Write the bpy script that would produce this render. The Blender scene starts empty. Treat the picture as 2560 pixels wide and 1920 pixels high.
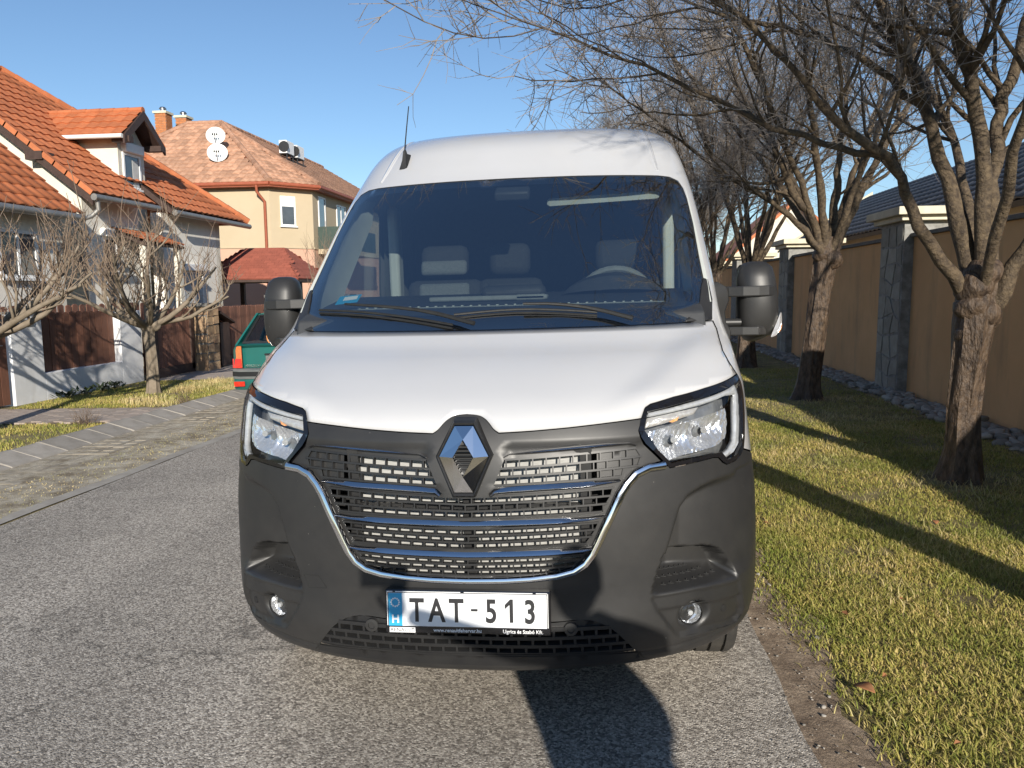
import bpy, bmesh, math, random
import numpy as np
from mathutils import Vector, Matrix, geometry

random.seed(7)
scene = bpy.context.scene
COL = scene.collection
R = math.radians

# ------------------------------------------------------------------ camera
YAW, PITCH, ROLL = R(6.6), R(6.84), R(0.5)
fw = Vector((-math.sin(YAW)*math.cos(PITCH), math.cos(YAW)*math.cos(PITCH), -math.sin(PITCH)))
rt = Vector((math.cos(YAW), math.sin(YAW), 0)); dn = -rt.cross(fw)
rt2 = rt*math.cos(ROLL)+dn*math.sin(ROLL); dn2 = -rt*math.sin(ROLL)+dn*math.cos(ROLL)
cam_d = bpy.data.cameras.new('camera'); cam = bpy.data.objects.new('camera', cam_d); COL.objects.link(cam)
cam_d.sensor_width = 36; cam_d.lens = 27.2; cam_d.clip_start = .02; cam_d.clip_end = 3000
m = Matrix.Identity(4)
for i in range(3):
    m[i][0] = rt2[i]; m[i][1] = -dn2[i]; m[i][2] = -fw[i]
m.translation = (0, 0, 1.57)
cam.matrix_world = m
scene.camera = cam

# ------------------------------------------------------------------ sky, sun, exposure
SUN_EL, SUN_AZ = R(20.0), R(16.3)      # low winter sun behind the viewer, a little to the right
world = bpy.data.worlds.new('World'); scene.world = world; world.use_nodes = True
nt = world.node_tree; nt.nodes.clear()
sky = nt.nodes.new('ShaderNodeTexSky'); sky.sky_type = 'NISHITA'; sky.sun_disc = False
sky.sun_elevation = SUN_EL; sky.sun_rotation = math.pi - SUN_AZ
sky.altitude = 100; sky.air_density = 1.0; sky.dust_density = 0.15; sky.ozone_density = 3.8
bg = nt.nodes.new('ShaderNodeBackground'); bg.inputs[1].default_value = .079
wo = nt.nodes.new('ShaderNodeOutputWorld')
nt.links.new(sky.outputs[0], bg.inputs[0]); nt.links.new(bg.outputs[0], wo.inputs[0])
sun_d = bpy.data.lights.new('sun', 'SUN'); sun_d.energy = 3.8; sun_d.angle = R(.53); sun_d.color = (1, .93, .82)
sun = bpy.data.objects.new('sun', sun_d); COL.objects.link(sun)
ray_dir = Vector((-math.sin(SUN_AZ)*math.cos(SUN_EL), math.cos(SUN_AZ)*math.cos(SUN_EL), -math.sin(SUN_EL)))
sun.rotation_euler = ray_dir.to_track_quat('-Z', 'Y').to_euler()
sun.location = -ray_dir*60
vs = scene.view_settings
vs.view_transform = 'Standard'; vs.look = 'None'; vs.exposure = 0.75; vs.gamma = 1; vs.use_curve_mapping = False
scene.render.engine = 'CYCLES'
cy = scene.cycles
cy.max_bounces = 10; cy.transparent_max_bounces = 24; cy.caustics_reflective = False; cy.caustics_refractive = False

# ------------------------------------------------------------------ helpers
SL = .0204
def gz(x):
    return SL*(min(max(x, -14), 9)+.443)

def put(name, mesh, mat, parent=None, smooth=False):
    o = bpy.data.objects.new(name, mesh); COL.objects.link(o)
    if mat is not None and not mesh.materials:
        for mm in (mat if isinstance(mat, (list, tuple)) else [mat]): mesh.materials.append(mm)
    if smooth:
        mesh.polygons.foreach_set('use_smooth', [True]*len(mesh.polygons))
    if parent is not None: o.parent = parent
    return o

def mesh_of(name, verts, faces):
    me = bpy.data.meshes.new(name)
    me.from_pydata([tuple(map(float, v)) for v in verts], [], [tuple(map(int, f)) for f in faces]); me.update()
    return me

def fast_mesh(name, V, Fq):
    """numpy verts (n,3), faces (m,k) all of k corners"""
    V = np.ascontiguousarray(V, dtype=np.float32); Fq = np.ascontiguousarray(Fq, dtype=np.int32)
    me = bpy.data.meshes.new(name); k = Fq.shape[1]
    me.vertices.add(len(V)); me.vertices.foreach_set('co', V.ravel())
    me.loops.add(Fq.size); me.loops.foreach_set('vertex_index', Fq.ravel())
    me.polygons.add(len(Fq)); me.polygons.foreach_set('loop_start', np.arange(0, Fq.size, k, dtype=np.int32))
    me.update(calc_edges=True); me.validate()
    return me

def empty(name, loc=(0, 0, 0), rot=(0, 0, 0)):
    o = bpy.data.objects.new(name, None); COL.objects.link(o); o.location = loc; o.rotation_euler = rot
    o.empty_display_size = .1
    return o

def tag(o, label=None, cat=None, group=None, kind=None):
    if label: o['label'] = label
    if cat: o['category'] = cat
    if group: o['group'] = group
    if kind: o['kind'] = kind
    return o

class MB:
    def __init__(self): self.v = []; self.f = []
    def add(self, V, Fc):
        b = len(self.v); self.v += [tuple(p) for p in V]; self.f += [tuple(i+b for i in f) for f in Fc]; return self
    def box(self, a, b, M=None):
        (x0, y0, z0), (x1, y1, z1) = a, b
        V = [(x0,y0,z0),(x1,y0,z0),(x1,y1,z0),(x0,y1,z0),(x0,y0,z1),(x1,y0,z1),(x1,y1,z1),(x0,y1,z1)]
        if M is not None: V = [tuple(M @ Vector(p)) for p in V]
        return self.add(V, [(0,3,2,1),(4,5,6,7),(0,1,5,4),(1,2,6,5),(2,3,7,6),(3,0,4,7)])
    def prism(self, poly, ext, M=None):
        """closed polygon of 3D points extruded by vector"""
        n = len(poly); e = Vector(ext)
        V = [Vector(p) for p in poly]+[Vector(p)+e for p in poly]
        if M is not None: V = [M @ p for p in V]
        return self.add([tuple(p) for p in V], [tuple(range(n))[::-1], tuple(range(n, 2*n))]+[(i, (i+1) % n, (i+1) % n+n, i+n) for i in range(n)])
    def tube(self, pts, rad, n=8, cap=True):
        P = [Vector(p) for p in pts]; k = len(P)
        if not isinstance(rad, (list, tuple)): rad = [rad]*k
        V = []; prev = None
        for i in range(k):
            t = (P[min(i+1, k-1)]-P[max(i-1, 0)]).normalized()
            a = prev if prev is not None else (Vector((0, 0, 1)) if abs(t.z) < .9 else Vector((1, 0, 0)))
            s = t.cross(a).normalized(); a = s.cross(t).normalized(); prev = a
            for j in range(n):
                w = 2*math.pi*j/n
                V.append(P[i]+(a*math.cos(w)+s*math.sin(w))*rad[i])
        Fc = [(i*n+j, i*n+(j+1) % n, (i+1)*n+(j+1) % n, (i+1)*n+j) for i in range(k-1) for j in range(n)]
        if cap: Fc += [tuple(range(n))[::-1], tuple(range((k-1)*n, k*n))]
        return self.add([tuple(p) for p in V], Fc)
    def lathe(self, prof, n=24, M=None, cap=False):
        """profile [(r,z)] around z"""
        V = []; k = len(prof)
        for r, z in prof:
            for j in range(n):
                w = 2*math.pi*j/n; p = Vector((r*math.cos(w), r*math.sin(w), z)); V.append(tuple(M @ p) if M is not None else tuple(p))
        Fc = [(i*n+j, i*n+(j+1) % n, (i+1)*n+(j+1) % n, (i+1)*n+j) for i in range(k-1) for j in range(n)]
        if cap: Fc += [tuple(range(n))[::-1], tuple(range((k-1)*n, k*n))]
        return self.add(V, Fc)
    def loft(self, rings, closed=True, caps=True):
        k = len(rings); n = len(rings[0]); V = [tuple(p) for r in rings for p in r]
        Fc = [(i*n+j, i*n+(j+1) % n, (i+1)*n+(j+1) % n, (i+1)*n+j) for i in range(k-1) for j in range(n if closed else n-1)]
        if caps: Fc += [tuple(range(n))[::-1], tuple(range((k-1)*n, k*n))]
        return self.add(V, Fc)
    def build(self, name, mat, parent=None, smooth=False, bevel=0, sub=0):
        me = mesh_of(name, self.v, self.f)
        bm = bmesh.new(); bm.from_mesh(me); bmesh.ops.recalc_face_normals(bm, faces=bm.faces); bm.to_mesh(me); bm.free()
        o = put(name, me, mat, parent, smooth)
        if bevel:
            b = o.modifiers.new('bevel', 'BEVEL'); b.width = bevel; b.segments = 2; b.limit_method = 'ANGLE'; b.angle_limit = R(35)
        if sub:
            s = o.modifiers.new('sub', 'SUBSURF'); s.levels = sub; s.render_levels = sub
        if smooth and not sub:
            try: me.set_sharp_from_angle(angle=R(38))
            except Exception: pass
        return o

def copy_tree(o, parent=None):
    c = o.copy(); COL.objects.link(c)
    if parent is not None: c.parent = parent
    for ch in list(o.children): copy_tree(ch, c)
    return c

# ------------------------------------------------------------------ materials
def nodes(name):
    ma = bpy.data.materials.new(name); ma.use_nodes = True; t = ma.node_tree
    return ma, t, t.nodes['Principled BSDF'], t.nodes['Material Output']
def N(t, typ, **kw):
    n = t.nodes.new(typ)
    for k, v in kw.items():
        if isinstance(v, (int, float, str, bool)) and hasattr(n, k): setattr(n, k, v)
    return n
def ramp(t, src, stops):
    r = t.nodes.new('ShaderNodeValToRGB'); e = r.color_ramp.elements
    while len(e) < len(stops): e.new(.5)
    for i, (p, c) in enumerate(stops):
        e[i].position = p; e[i].color = (c, c, c, 1) if isinstance(c, (int, float)) else (*c, 1)
    t.links.new(src, r.inputs[0]); return r.outputs[0]
def noise(t, scale, detail=4, rough=.6, coord='Object', vec=None, stretch=None):
    n = t.nodes.new('ShaderNodeTexNoise'); n.inputs['Scale'].default_value = scale; n.inputs['Detail'].default_value = detail
    n.inputs['Roughness'].default_value = rough
    if vec is None:
        tc = t.nodes.new('ShaderNodeTexCoord'); vec = tc.outputs[coord]
    if stretch:
        mp = t.nodes.new('ShaderNodeMapping'); mp.inputs['Scale'].default_value = stretch; t.links.new(vec, mp.inputs[0]); vec = mp.outputs[0]
    t.links.new(vec, n.inputs['Vector']); return n.outputs['Fac']
def mixc(t, fac, a, b, mode='MIX'):
    mx = t.nodes.new('ShaderNodeMix'); mx.data_type = 'RGBA'; mx.blend_type = mode
    for s, v in ((0, fac), (6, a), (7, b)):
        if hasattr(v, 'is_output') or isinstance(v, bpy.types.NodeSocket): t.links.new(v, mx.inputs[s])
        else: mx.inputs[s].default_value = v if isinstance(v, (int, float)) else (*v, 1)
    return mx.outputs[2]
def bumpn(t, bsdf, h, strength=.3, dist=.01):
    b = t.nodes.new('ShaderNodeBump'); b.inputs['Strength'].default_value = strength; b.inputs['Distance'].default_value = dist
    t.links.new(h, b.inputs['Height']); t.links.new(b.outputs[0], bsdf.inputs['Normal'])
def pm(name, col, rough=.5, metal=0, col2=None, vs=6, lo=.35, hi=.65, bump=0, bs=60, bd=.005, coat=0, stretch=None, rnd=0, spec=None):
    ma, t, b, o = nodes(name)
    b.inputs['Roughness'].default_value = rough; b.inputs['Metallic'].default_value = metal
    b.inputs['Coat Weight'].default_value = coat; b.inputs['Coat Roughness'].default_value = .04
    if spec is not None: b.inputs['Specular IOR Level'].default_value = spec
    c2 = col2 if col2 else tuple(min(1, c*1.06) for c in col)
    f = ramp(t, noise(t, vs, 5, .62, stretch=stretch), [(lo, 0.0), (hi, 1.0)])
    out = mixc(t, f, col, c2)
    if rnd:
        g = N(t, 'ShaderNodeNewGeometry'); oi = N(t, 'ShaderNodeObjectInfo')
        ad = N(t, 'ShaderNodeMath', operation='ADD'); t.links.new(g.outputs['Random Per Island'], ad.inputs[0]); t.links.new(oi.outputs['Random'], ad.inputs[1])
        fr = N(t, 'ShaderNodeMath', operation='FRACT'); t.links.new(ad.outputs[0], fr.inputs[0])
        mr = N(t, 'ShaderNodeMapRange'); mr.inputs[3].default_value = 1-rnd; mr.inputs[4].default_value = 1+rnd*.6; t.links.new(fr.outputs[0], mr.inputs[0])
        sc = N(t, 'ShaderNodeVectorMath', operation='SCALE'); t.links.new(out, sc.inputs[0]); t.links.new(mr.outputs[0], sc.inputs['Scale']); out = sc.outputs[0]
    t.links.new(out, b.inputs['Base Color'])
    if bump: bumpn(t, b, noise(t, bs, 5, .6, stretch=stretch), bump, bd)
    return ma
def glassy(name, tint=(.8, .9, .9), f0=.08, f1=.8, rough=0):
    """thin sheet glass: clear transmission plus Fresnel reflection"""
    ma, t, b, o = nodes(name); t.nodes.remove(b)
    tr = N(t, 'ShaderNodeBsdfTransparent'); tr.inputs[0].default_value = (*tint, 1)
    gl = N(t, 'ShaderNodeBsdfGlossy'); gl.inputs['Roughness'].default_value = rough
    g = N(t, 'ShaderNodeNewGeometry'); dt = N(t, 'ShaderNodeVectorMath', operation='DOT_PRODUCT'); t.links.new(g.outputs['Normal'], dt.inputs[0]); t.links.new(g.outputs['Incoming'], dt.inputs[1])
    ab = N(t, 'ShaderNodeMath', operation='ABSOLUTE'); t.links.new(dt.outputs['Value'], ab.inputs[0])
    on = N(t, 'ShaderNodeMath', operation='SUBTRACT'); on.inputs[0].default_value = 1; t.links.new(ab.outputs[0], on.inputs[1])
    pw = N(t, 'ShaderNodeMath', operation='POWER'); pw.inputs[1].default_value = 5; t.links.new(on.outputs[0], pw.inputs[0])
    mu = N(t, 'ShaderNodeMath', operation='MULTIPLY_ADD'); mu.inputs[1].default_value = f1; mu.inputs[2].default_value = f0; mu.use_clamp = True
    t.links.new(pw.outputs[0], mu.inputs[0])
    mx = N(t, 'ShaderNodeMixShader'); t.links.new(mu.outputs[0], mx.inputs[0]); t.links.new(tr.outputs[0], mx.inputs[1]); t.links.new(gl.outputs[0], mx.inputs[2])
    t.links.new(mx.outputs[0], o.inputs[0]); return ma

M = {}
M['white_paint'] = pm('white_paint', (.555, .555, .56), .2, 0, (.54, .54, .545), 3, coat=1.0)
def dusty(name, a, b_, rough):
    ma = pm(name, a, rough, 0, b_, 7, bump=.12, bs=700, bd=.0008); t = ma.node_tree; bs_ = t.nodes['Principled BSDF']
    src = bs_.inputs['Base Color'].links[0].from_socket
    tc = N(t, 'ShaderNodeTexCoord'); v = N(t, 'ShaderNodeTexVoronoi'); v.inputs['Scale'].default_value = 34; t.links.new(tc.outputs['Object'], v.inputs['Vector'])
    sp = N(t, 'ShaderNodeSeparateColor'); t.links.new(v.outputs['Color'], sp.inputs[0])
    k = N(t, 'ShaderNodeMath', operation='LESS_THAN'); t.links.new(v.outputs['Distance'], k.inputs[0]); k2 = N(t, 'ShaderNodeMath', operation='MULTIPLY'); k2.inputs[1].default_value = .055; t.links.new(sp.outputs[0], k2.inputs[0]); t.links.new(k2.outputs[0], k.inputs[1])
    g = ramp(t, sp.outputs[1], [(.62, 0.0), (.7, .5)]); m_ = N(t, 'ShaderNodeMath', operation='MULTIPLY'); t.links.new(k.outputs[0], m_.inputs[0]); t.links.new(g, m_.inputs[1])
    film = ramp(t, noise(t, 3.2, 6, .65), [(.45, 0.0), (.8, .035)])
    c1 = mixc(t, film, src, (.30, .28, .25)); t.links.new(mixc(t, m_.outputs[0], c1, (.42, .40, .37)), bs_.inputs['Base Color'])
    rr = ramp(t, noise(t, 5, 5, .6), [(.35, rough-.03), (.7, rough+.05)]); t.links.new(rr, bs_.inputs['Roughness'])
    return ma
M['plastic'] = dusty('dark_plastic', (.021, .021, .0215), (.027, .0265, .026), .43)
M['plastic2'] = pm('black_plastic', (.016, .016, .017), .42, 0, (.022, .022, .022), 12)
M['gloss_black'] = pm('gloss_black', (.008, .008, .01), .05, 0, (.01, .01, .012), 5, coat=.5)
M['rubber'] = pm('rubber', (.012, .012, .012), .6, 0, (.02, .02, .019), 20, bump=.2, bs=90)
M['tyre'] = pm('tyre', (.03, .029, .027), .75, 0, (.06, .055, .048), 14)
M['chrome'] = pm('chrome', (.86, .86, .87), .09, 1, (.82, .82, .83), 4)
M['chrome_soft'] = pm('chrome_soft', (.90, .90, .91), .14, .75, (.74, .75, .77), 40, bump=.5, bs=45, bd=.005)
M['lamp_grey'] = pm('lamp_grey', (.16, .165, .17), .2, .4, (.28, .285, .29), 20)
M['steel'] = pm('steel', (.45, .45, .46), .4, 1, (.38, .38, .39), 10)
M['radiator'] = pm('radiator', (.34, .34, .33), .5, .2, (.5, .5, .48), 30, stretch=(1, 1, 14))
M['windscreen'] = glassy('windscreen', (.82, .90, .89), .46, .35)
M['side_glass'] = glassy('side_glass', (.86, .91, .90), .07, .8)
M['lens'] = glassy('lens', (.97, .98, .985), .05, .7)
M['drl'] = pm('drl', (.62, .63, .64), .15, .25, (.50, .51, .53), 60, coat=.6)
M['amber'] = pm('amber', (.75, .22, .03), .2, 0, (.85, .45, .2), 40)
M['clear_ribbed'] = pm('clear_ribbed', (.66, .62, .58), .15, .5, (.8, .78, .74), 90, bump=.5, bs=160)
M['plate'] = pm('plate', (.80, .82, .84), .35, 0, (.76, .78, .8), 10)
M['plate_blue'] = pm('plate_blue', (.03, .35, .62), .4)
M['plate_print'] = pm('plate_print', (.02, .02, .022), .45)
M['white_print'] = pm('white_print', (.82, .82, .82), .45)
M['interior'] = pm('interior_dark', (.035, .037, .04), .6, 0, (.045, .047, .05), 30, bump=.1, bs=300)
M['interior_mid'] = pm('interior_mid', (.20, .21, .20), .65, 0, (.24, .25, .24), 30)
M['interior_pale'] = pm('interior_pale', (.50, .52, .48), .6, 0, (.46, .48, .45), 12)
M['seat'] = pm('seat_sunlit', (.13, .14, .14), .85, 0, (.18, .19, .19), 120, bump=.2, bs=400)  # lighter copy of the dark seat cloth, with sunlight put into its colour
M['seat_dark'] = pm('seat_dark', (.03, .032, .035), .85, 0, (.045, .047, .05), 120, bump=.2, bs=400)
# ------------------------------------------------------------------ ground, road, verges
def asphalt_mat():
    ma, t, b, o = nodes('asphalt')
    tc = N(t, 'ShaderNodeTexCoord')
    v = N(t, 'ShaderNodeTexVoronoi'); v.inputs['Scale'].default_value = 120; t.links.new(tc.outputs['Object'], v.inputs['Vector'])
    sep = N(t, 'ShaderNodeSeparateColor'); t.links.new(v.outputs['Color'], sep.inputs[0])
    c1 = ramp(t, sep.outputs[0], [(.0, (.18, .155, .128)), (.42, (.40, .352, .295)), (.72, (.565, .505, .425)), (1, (.80, .725, .62))])
    fine = ramp(t, noise(t, 420, 2, .7), [(.38, .5), (.62, 1.15)])
    c2 = mixc(t, 1.0, c1, fine, 'MULTIPLY')
    big = ramp(t, noise(t, .9, 5, .6), [(.3, .84), (.7, 1.1)])
    c3 = mixc(t, 1.0, c2, big, 'MULTIPLY')
    dark = ramp(t, noise(t, 2.6, 4, .7), [(.62, 0.0), (.78, .35)])
    c4 = mixc(t, dark, c3, (.09, .085, .075))
    # wear with a shape of its own: paler wheel tracks, cracks and oil spots
    tc2 = N(t, 'ShaderNodeTexCoord'); sx = N(t, 'ShaderNodeSeparateXYZ'); t.links.new(tc2.outputs['Object'], sx.inputs[0])
    wv = N(t, 'ShaderNodeMath', operation='SINE'); ml = N(t, 'ShaderNodeMath', operation='MULTIPLY'); ml.inputs[1].default_value = 3.6; t.links.new(sx.outputs[0], ml.inputs[0]); t.links.new(ml.outputs[0], wv.inputs[0])
    tk = ramp(t, wv.outputs[0], [(.2, .93), (.8, 1.07)]); c4 = mixc(t, 1.0, c4, tk, 'MULTIPLY')
    cr = N(t, 'ShaderNodeTexVoronoi'); cr.feature = 'DISTANCE_TO_EDGE'; cr.inputs['Scale'].default_value = .42; nz = noise(t, 1.6, 5, .7); ad = N(t, 'ShaderNodeVectorMath', operation='ADD'); t.links.new(tc2.outputs['Object'], ad.inputs[0]); cmb = N(t, 'ShaderNodeCombineXYZ'); t.links.new(nz, cmb.inputs[0]); t.links.new(nz, cmb.inputs[1]); t.links.new(cmb.outputs[0], ad.inputs[1]); t.links.new(ad.outputs[0], cr.inputs['Vector'])
    ck = ramp(t, cr.outputs['Distance'], [(.0, .55), (.006, 0.0)]); c4 = mixc(t, ck, c4, (.07, .062, .05))
    oil = ramp(t, noise(t, .75, 3, .5), [(.66, 0.0), (.74, .28)]); c4 = mixc(t, oil, c4, (.12, .11, .10))
    t.links.new(c4, b.inputs['Base Color']); b.inputs['Roughness'].default_value = .82
    d = ramp(t, v.outputs['Distance'], [(0, 1.0), (.5, 0.0)])
    bumpn(t, b, d, .75, .006)
    return ma
def soil_mat(name, a, bcol, c, sc=14, bump=.8):
    ma, t, b, o = nodes(name)
    f = ramp(t, noise(t, sc, 8, .7), [(.36, a), (.5, bcol), (.66, c)])
    g = ramp(t, noise(t, 160, 3, .7), [(.35, .6), (.65, 1.25)])
    t.links.new(mixc(t, 1.0, f, g, 'MULTIPLY'), b.inputs['Base Color']); b.inputs['Roughness'].default_value = .95
    bumpn(t, b, noise(t, 55, 8, .75), bump, .02)
    return ma
M['asphalt'] = asphalt_mat()
M['lawn_soil'] = soil_mat('lawn_soil', (.15, .11, .06), (.23, .19, .08), (.34, .265, .14), 5)
M['dirt'] = soil_mat('dirt', (.19, .135, .092), (.33, .245, .17), (.48, .37, .265), 9)
M['gravel'] = soil_mat('gravel', (.22, .175, .115), (.42, .36, .265), (.60, .54, .43), 4.5)
M['paver'] = pm('lawn_paver', (.29, .25, .19), .95, 0, (.38, .335, .265), 4, bump=.3, bs=80, rnd=.2)
M['concrete'] = pm('concrete', (.40, .37, .32), .9, 0, (.28, .25, .21), 3.5, bump=.3, bs=80)
M['kerb'] = pm('kerb_stone', (.27, .245, .21), .9, 0, (.35, .32, .28), 7, bump=.4, bs=90, rnd=.16)
M['drive'] = pm('drive_paving', (.34, .275, .23), .9, 0, (.43, .36, .30), 5, bump=.4, bs=60, rnd=.12)

def sheet(name, x0, x1, y0, y1, dz, mat, nx=1, ny=1, jit=None, kind='structure', par=None):
    xs = np.linspace(x0, x1, nx+1); ys = np.linspace(y0, y1, ny+1); V = []; Fc = []
    for j, y in enumerate(ys):
        for i, x in enumerate(xs):
            xx = x+(jit(i, j, nx, ny, x, y) if jit else 0); V.append((xx, y, gz(xx)+dz))
    for j in range(ny):
        for i in range(nx): a = j*(nx+1)+i; Fc.append((a, a+1, a+nx+2, a+nx+1))
    o = put(name, mesh_of(name, V, Fc), mat, par)
    if kind: o['kind'] = kind
    return o
# one ground sheet out to the horizon, tilted with the street's crossfall near the viewer
gx = [-900, -60, -14, 9, 60, 900]; gy = [-600, -40, 60, 1500]
gv = [(x, y, gz(x)) for y in gy for x in gx]
gf = [(j*6+i, j*6+i+1, j*6+i+7, j*6+i+6) for j in range(3) for i in range(5)]
tag(put('ground', mesh_of('ground', gv, gf), M['lawn_soil']), kind='structure')
rng = np.random.default_rng(5)
wig = np.cumsum(rng.normal(0, .010, 900)); wig -= np.linspace(0, wig[-1], 900)
def road_edge(i, j, nx, ny, x, y):
    return (.02*math.sin(y*5.1)*math.sin(y*1.7+1)+wig[j % 900]*.25) if i == nx else 0
sheet('road', -4.27, .75, -30, 90, .008, M['asphalt'], 1, 600, road_edge)
def dirt_edge(i, j, nx, ny, x, y):
    return .05*math.sin(y*2.3)+.06*math.sin(y*5.7+.5)+.03*math.sin(y*13) if i == nx else 0
sheet('dirt_edge', .60, .93, -30, 60, .004, M['dirt'], 1, 500, dirt_edge)
sheet('concrete_border', -4.41, -4.275, -20, 90, .010, M['concrete'], 1, 300, lambda i, j, nx, ny, x, y: .012*math.sin(y*3.1+i)+.02*math.sin(y*.9))
sheet('gravel_verge', -5.16, -4.36, -20, 90, .005, M['gravel'], 1, 400, lambda i, j, nx, ny, x, y: .02*math.sin(y*4+i*2))
# strip of concrete lawn pavers with open cells
pav = tag(sheet('paver_strip', -5.72, -5.13, -10, 60, .0035, M['gravel']), kind='structure')
pv = MB(); w = .155
for k in range(3):
    pass
def paver_mesh():
    mb = MB(); L = .40; W = .56; t = .045
    for a in (0, W/3, 2*W/3, W): mb.box((a-t/2, 0, -.05), (a+t/2, L-.012, 0))
    for b in (0, L/2-t/2, L-t-.012): 
        for c in range(3): mb.box((c*W/3+t/2, b, -.05), ((c+1)*W/3-t/2, b+t, -.001))
    me = mesh_of('paver', mb.v, mb.f); me.materials.append(M['paver']); return me
pme = paver_mesh()
for k in range(60):
    o = bpy.data.objects.new('paver', pme); COL.objects.link(o); o.parent = pav
    o.location = (-5.705, 4.2+k*.405, gz(-5.7)+.0065+random.uniform(-.003, .003)); o.rotation_euler = (random.uniform(-.008, .008), -SL+random.uniform(-.012, .012), random.uniform(-.01, .01))
# sloping kerb stones
kerb = sheet('kerb', -6.10, -5.70, -10, 60, .003, M['dirt'])
def kerb_mesh():
    mb = MB(); L = .392; s = [(-.19, -.10), (.19, -.10), (.19, .015), (.15, .03), (-.13, .105), (-.19, .10)]
    mb.prism([(x, 0, z) for x, z in s], (0, L, 0)); me = mesh_of('kerb_stone', mb.v, mb.f)
    bm = bmesh.new(); bm.from_mesh(me); bmesh.ops.recalc_face_normals(bm, faces=bm.faces)
    bmesh.ops.bevel(bm, geom=[e for e in bm.edges], offset=.008, segments=1, affect='EDGES'); bm.to_mesh(me); bm.free()
    me.materials.append(M['kerb']); return me
kme = kerb_mesh()
for k in range(75):
    o = bpy.data.objects.new('kerb_stone', kme); COL.objects.link(o); o.parent = kerb
    o.location = (-5.90+random.uniform(-.006, .006), 5.2+k*.40, gz(-5.9)+random.uniform(-.006, .004)); o.rotation_euler = (random.uniform(-.01, .01), random.uniform(-.02, .02), random.uniform(-.012, .012))
# brick-paved driveway crossing the left verge, and the path in front of the gates
def pavers(name, x0, x1, y0, y1, dz, bw, bl):
    base = sheet(name, x0, x1, y0, y1, dz-.012, M['dirt'])
    mb = MB(); mb.box((0, 0, -.05), (bw-.006, bl-.006, 0)); me = mesh_of('paving_brick', mb.v, mb.f); me.materials.append(M['drive'])
    nx = int((x1-x0)/bw); ny = int((y1-y0)/bl); lst = []
    for i in range(nx):
        for j in range(ny):
            x = x0+i*bw; y = y0+j*bl+(bl/2 if i % 2 else 0)
            if y+bl > y1: continue
            lst.append((x*x+y*y, x, y))
    lst.sort()
    rest = MB()
    for n, (d, x, y) in enumerate(lst):
        z = gz(x)+dz+random.uniform(-.002, .002)
        if n < 280:
            o = bpy.data.objects.new('paving_brick', me); COL.objects.link(o); o.parent = base; o.location = (x, y, z); o.rotation_euler = (0, -SL, 0)
        else: rest.box((x, y, z-.05), (x+bw-.006, y+bl-.006, z))
    if rest.v: tag(rest.build('paving_rest', M['drive'], base), kind='stuff')
pavers('driveway', -9.15, -6.12, 9.42, 10.82, .022, .165, .22)
sheet('front_path', -9.2, -7.0, 14.6, 30, .012, M['drive'])
# ------------------------------------------------------------------ the van
# body as a stack of plan curves: for every height the nose line yc, half width W, corner depth B and roundness p
KN=np.array([
# z    yc     W     B     p
[.27, .120, .925, .60, 2.2],
[.295, .060, .960, .62, 2.2],
[.32, .022, .985, .62, 2.2],
[.36, .005,1.004, .62, 2.2],
[.45,-.010,1.016, .62, 2.25],
[.60, .000,1.022, .62, 2.25],
[.80, .005,1.018, .62, 2.25],
[.95, .020,1.005, .61, 2.25],
[1.05,.040, .995, .60, 2.25],
[1.14,.078, .987, .57, 2.25],
[1.20,.130, .983, .54, 2.25],
[1.26,.245, .973, .48, 2.25],
[1.335,.43, .966, .40, 2.3],
[1.42, .70, .962, .34, 2.4],
[1.60, .95, .960, .34, 2.5],
[1.80,1.225,.953, .34, 2.5],
[2.00,1.50, .944, .34, 2.5],
[2.14,1.70, .932, .34, 2.5],
[2.20,1.785,.924, .34, 2.5],
[2.30,1.92, .906, .34, 2.5],
[2.40,2.06, .875, .36, 2.5],
[2.48,2.22, .832, .38, 2.5],
[2.525,2.36, .775, .40, 2.5],
[2.55,2.55,.68, .44, 2.5],
[2.562,2.85,.50, .5, 2.5],
])
def pchip(xk,yk):
    h=np.diff(xk);d=np.diff(yk)/h;m=np.zeros_like(yk)
    for i in range(1,len(xk)-1):
        if d[i-1]*d[i]>0:
            w1=2*h[i]+h[i-1];w2=h[i]+2*h[i-1];m[i]=(w1+w2)/(w1/d[i-1]+w2/d[i])
    m[0]=d[0];m[-1]=d[-1]
    def f(x):
        x=np.clip(x,xk[0],xk[-1]);i=np.clip(np.searchsorted(xk,x)-1,0,len(h)-1)
        t=(x-xk[i])/h[i];t2=t*t;t3=t2*t
        return (2*t3-3*t2+1)*yk[i]+(t3-2*t2+t)*h[i]*m[i]+(-2*t3+3*t2)*yk[i+1]+(t3-t2)*h[i]*m[i+1]
    return f
fy,fW,fB,fp=[pchip(KN[:,0],KN[:,k]) for k in (1,2,3,4)]
def S(u,z):
    u=np.asarray(u,float);z=np.asarray(z,float)
    a=np.minimum(np.abs(u),1)*math.pi/2; e=2/fp(z)
    x=fW(z)*np.sin(a)**e; y=fy(z)+fB(z)*(1-np.cos(a)**e)+np.maximum(np.abs(u)-1,0)
    return np.stack([np.sign(u)*x,y,z+0*u],-1)
def u_of(x,z):
    r=np.clip(np.abs(x)/fW(z),0,1); return np.sign(x)*np.arcsin(np.clip(r**(fp(z)/2),0,1))*2/math.pi
def F(x,z):
    r=np.clip(np.abs(x)/fW(z),0,1); p=fp(z); return fy(z)+fB(z)*(1-(1-r**p)**(1/p))
def uy(y, z): return 1+y-(fy(z)+fB(z))
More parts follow.
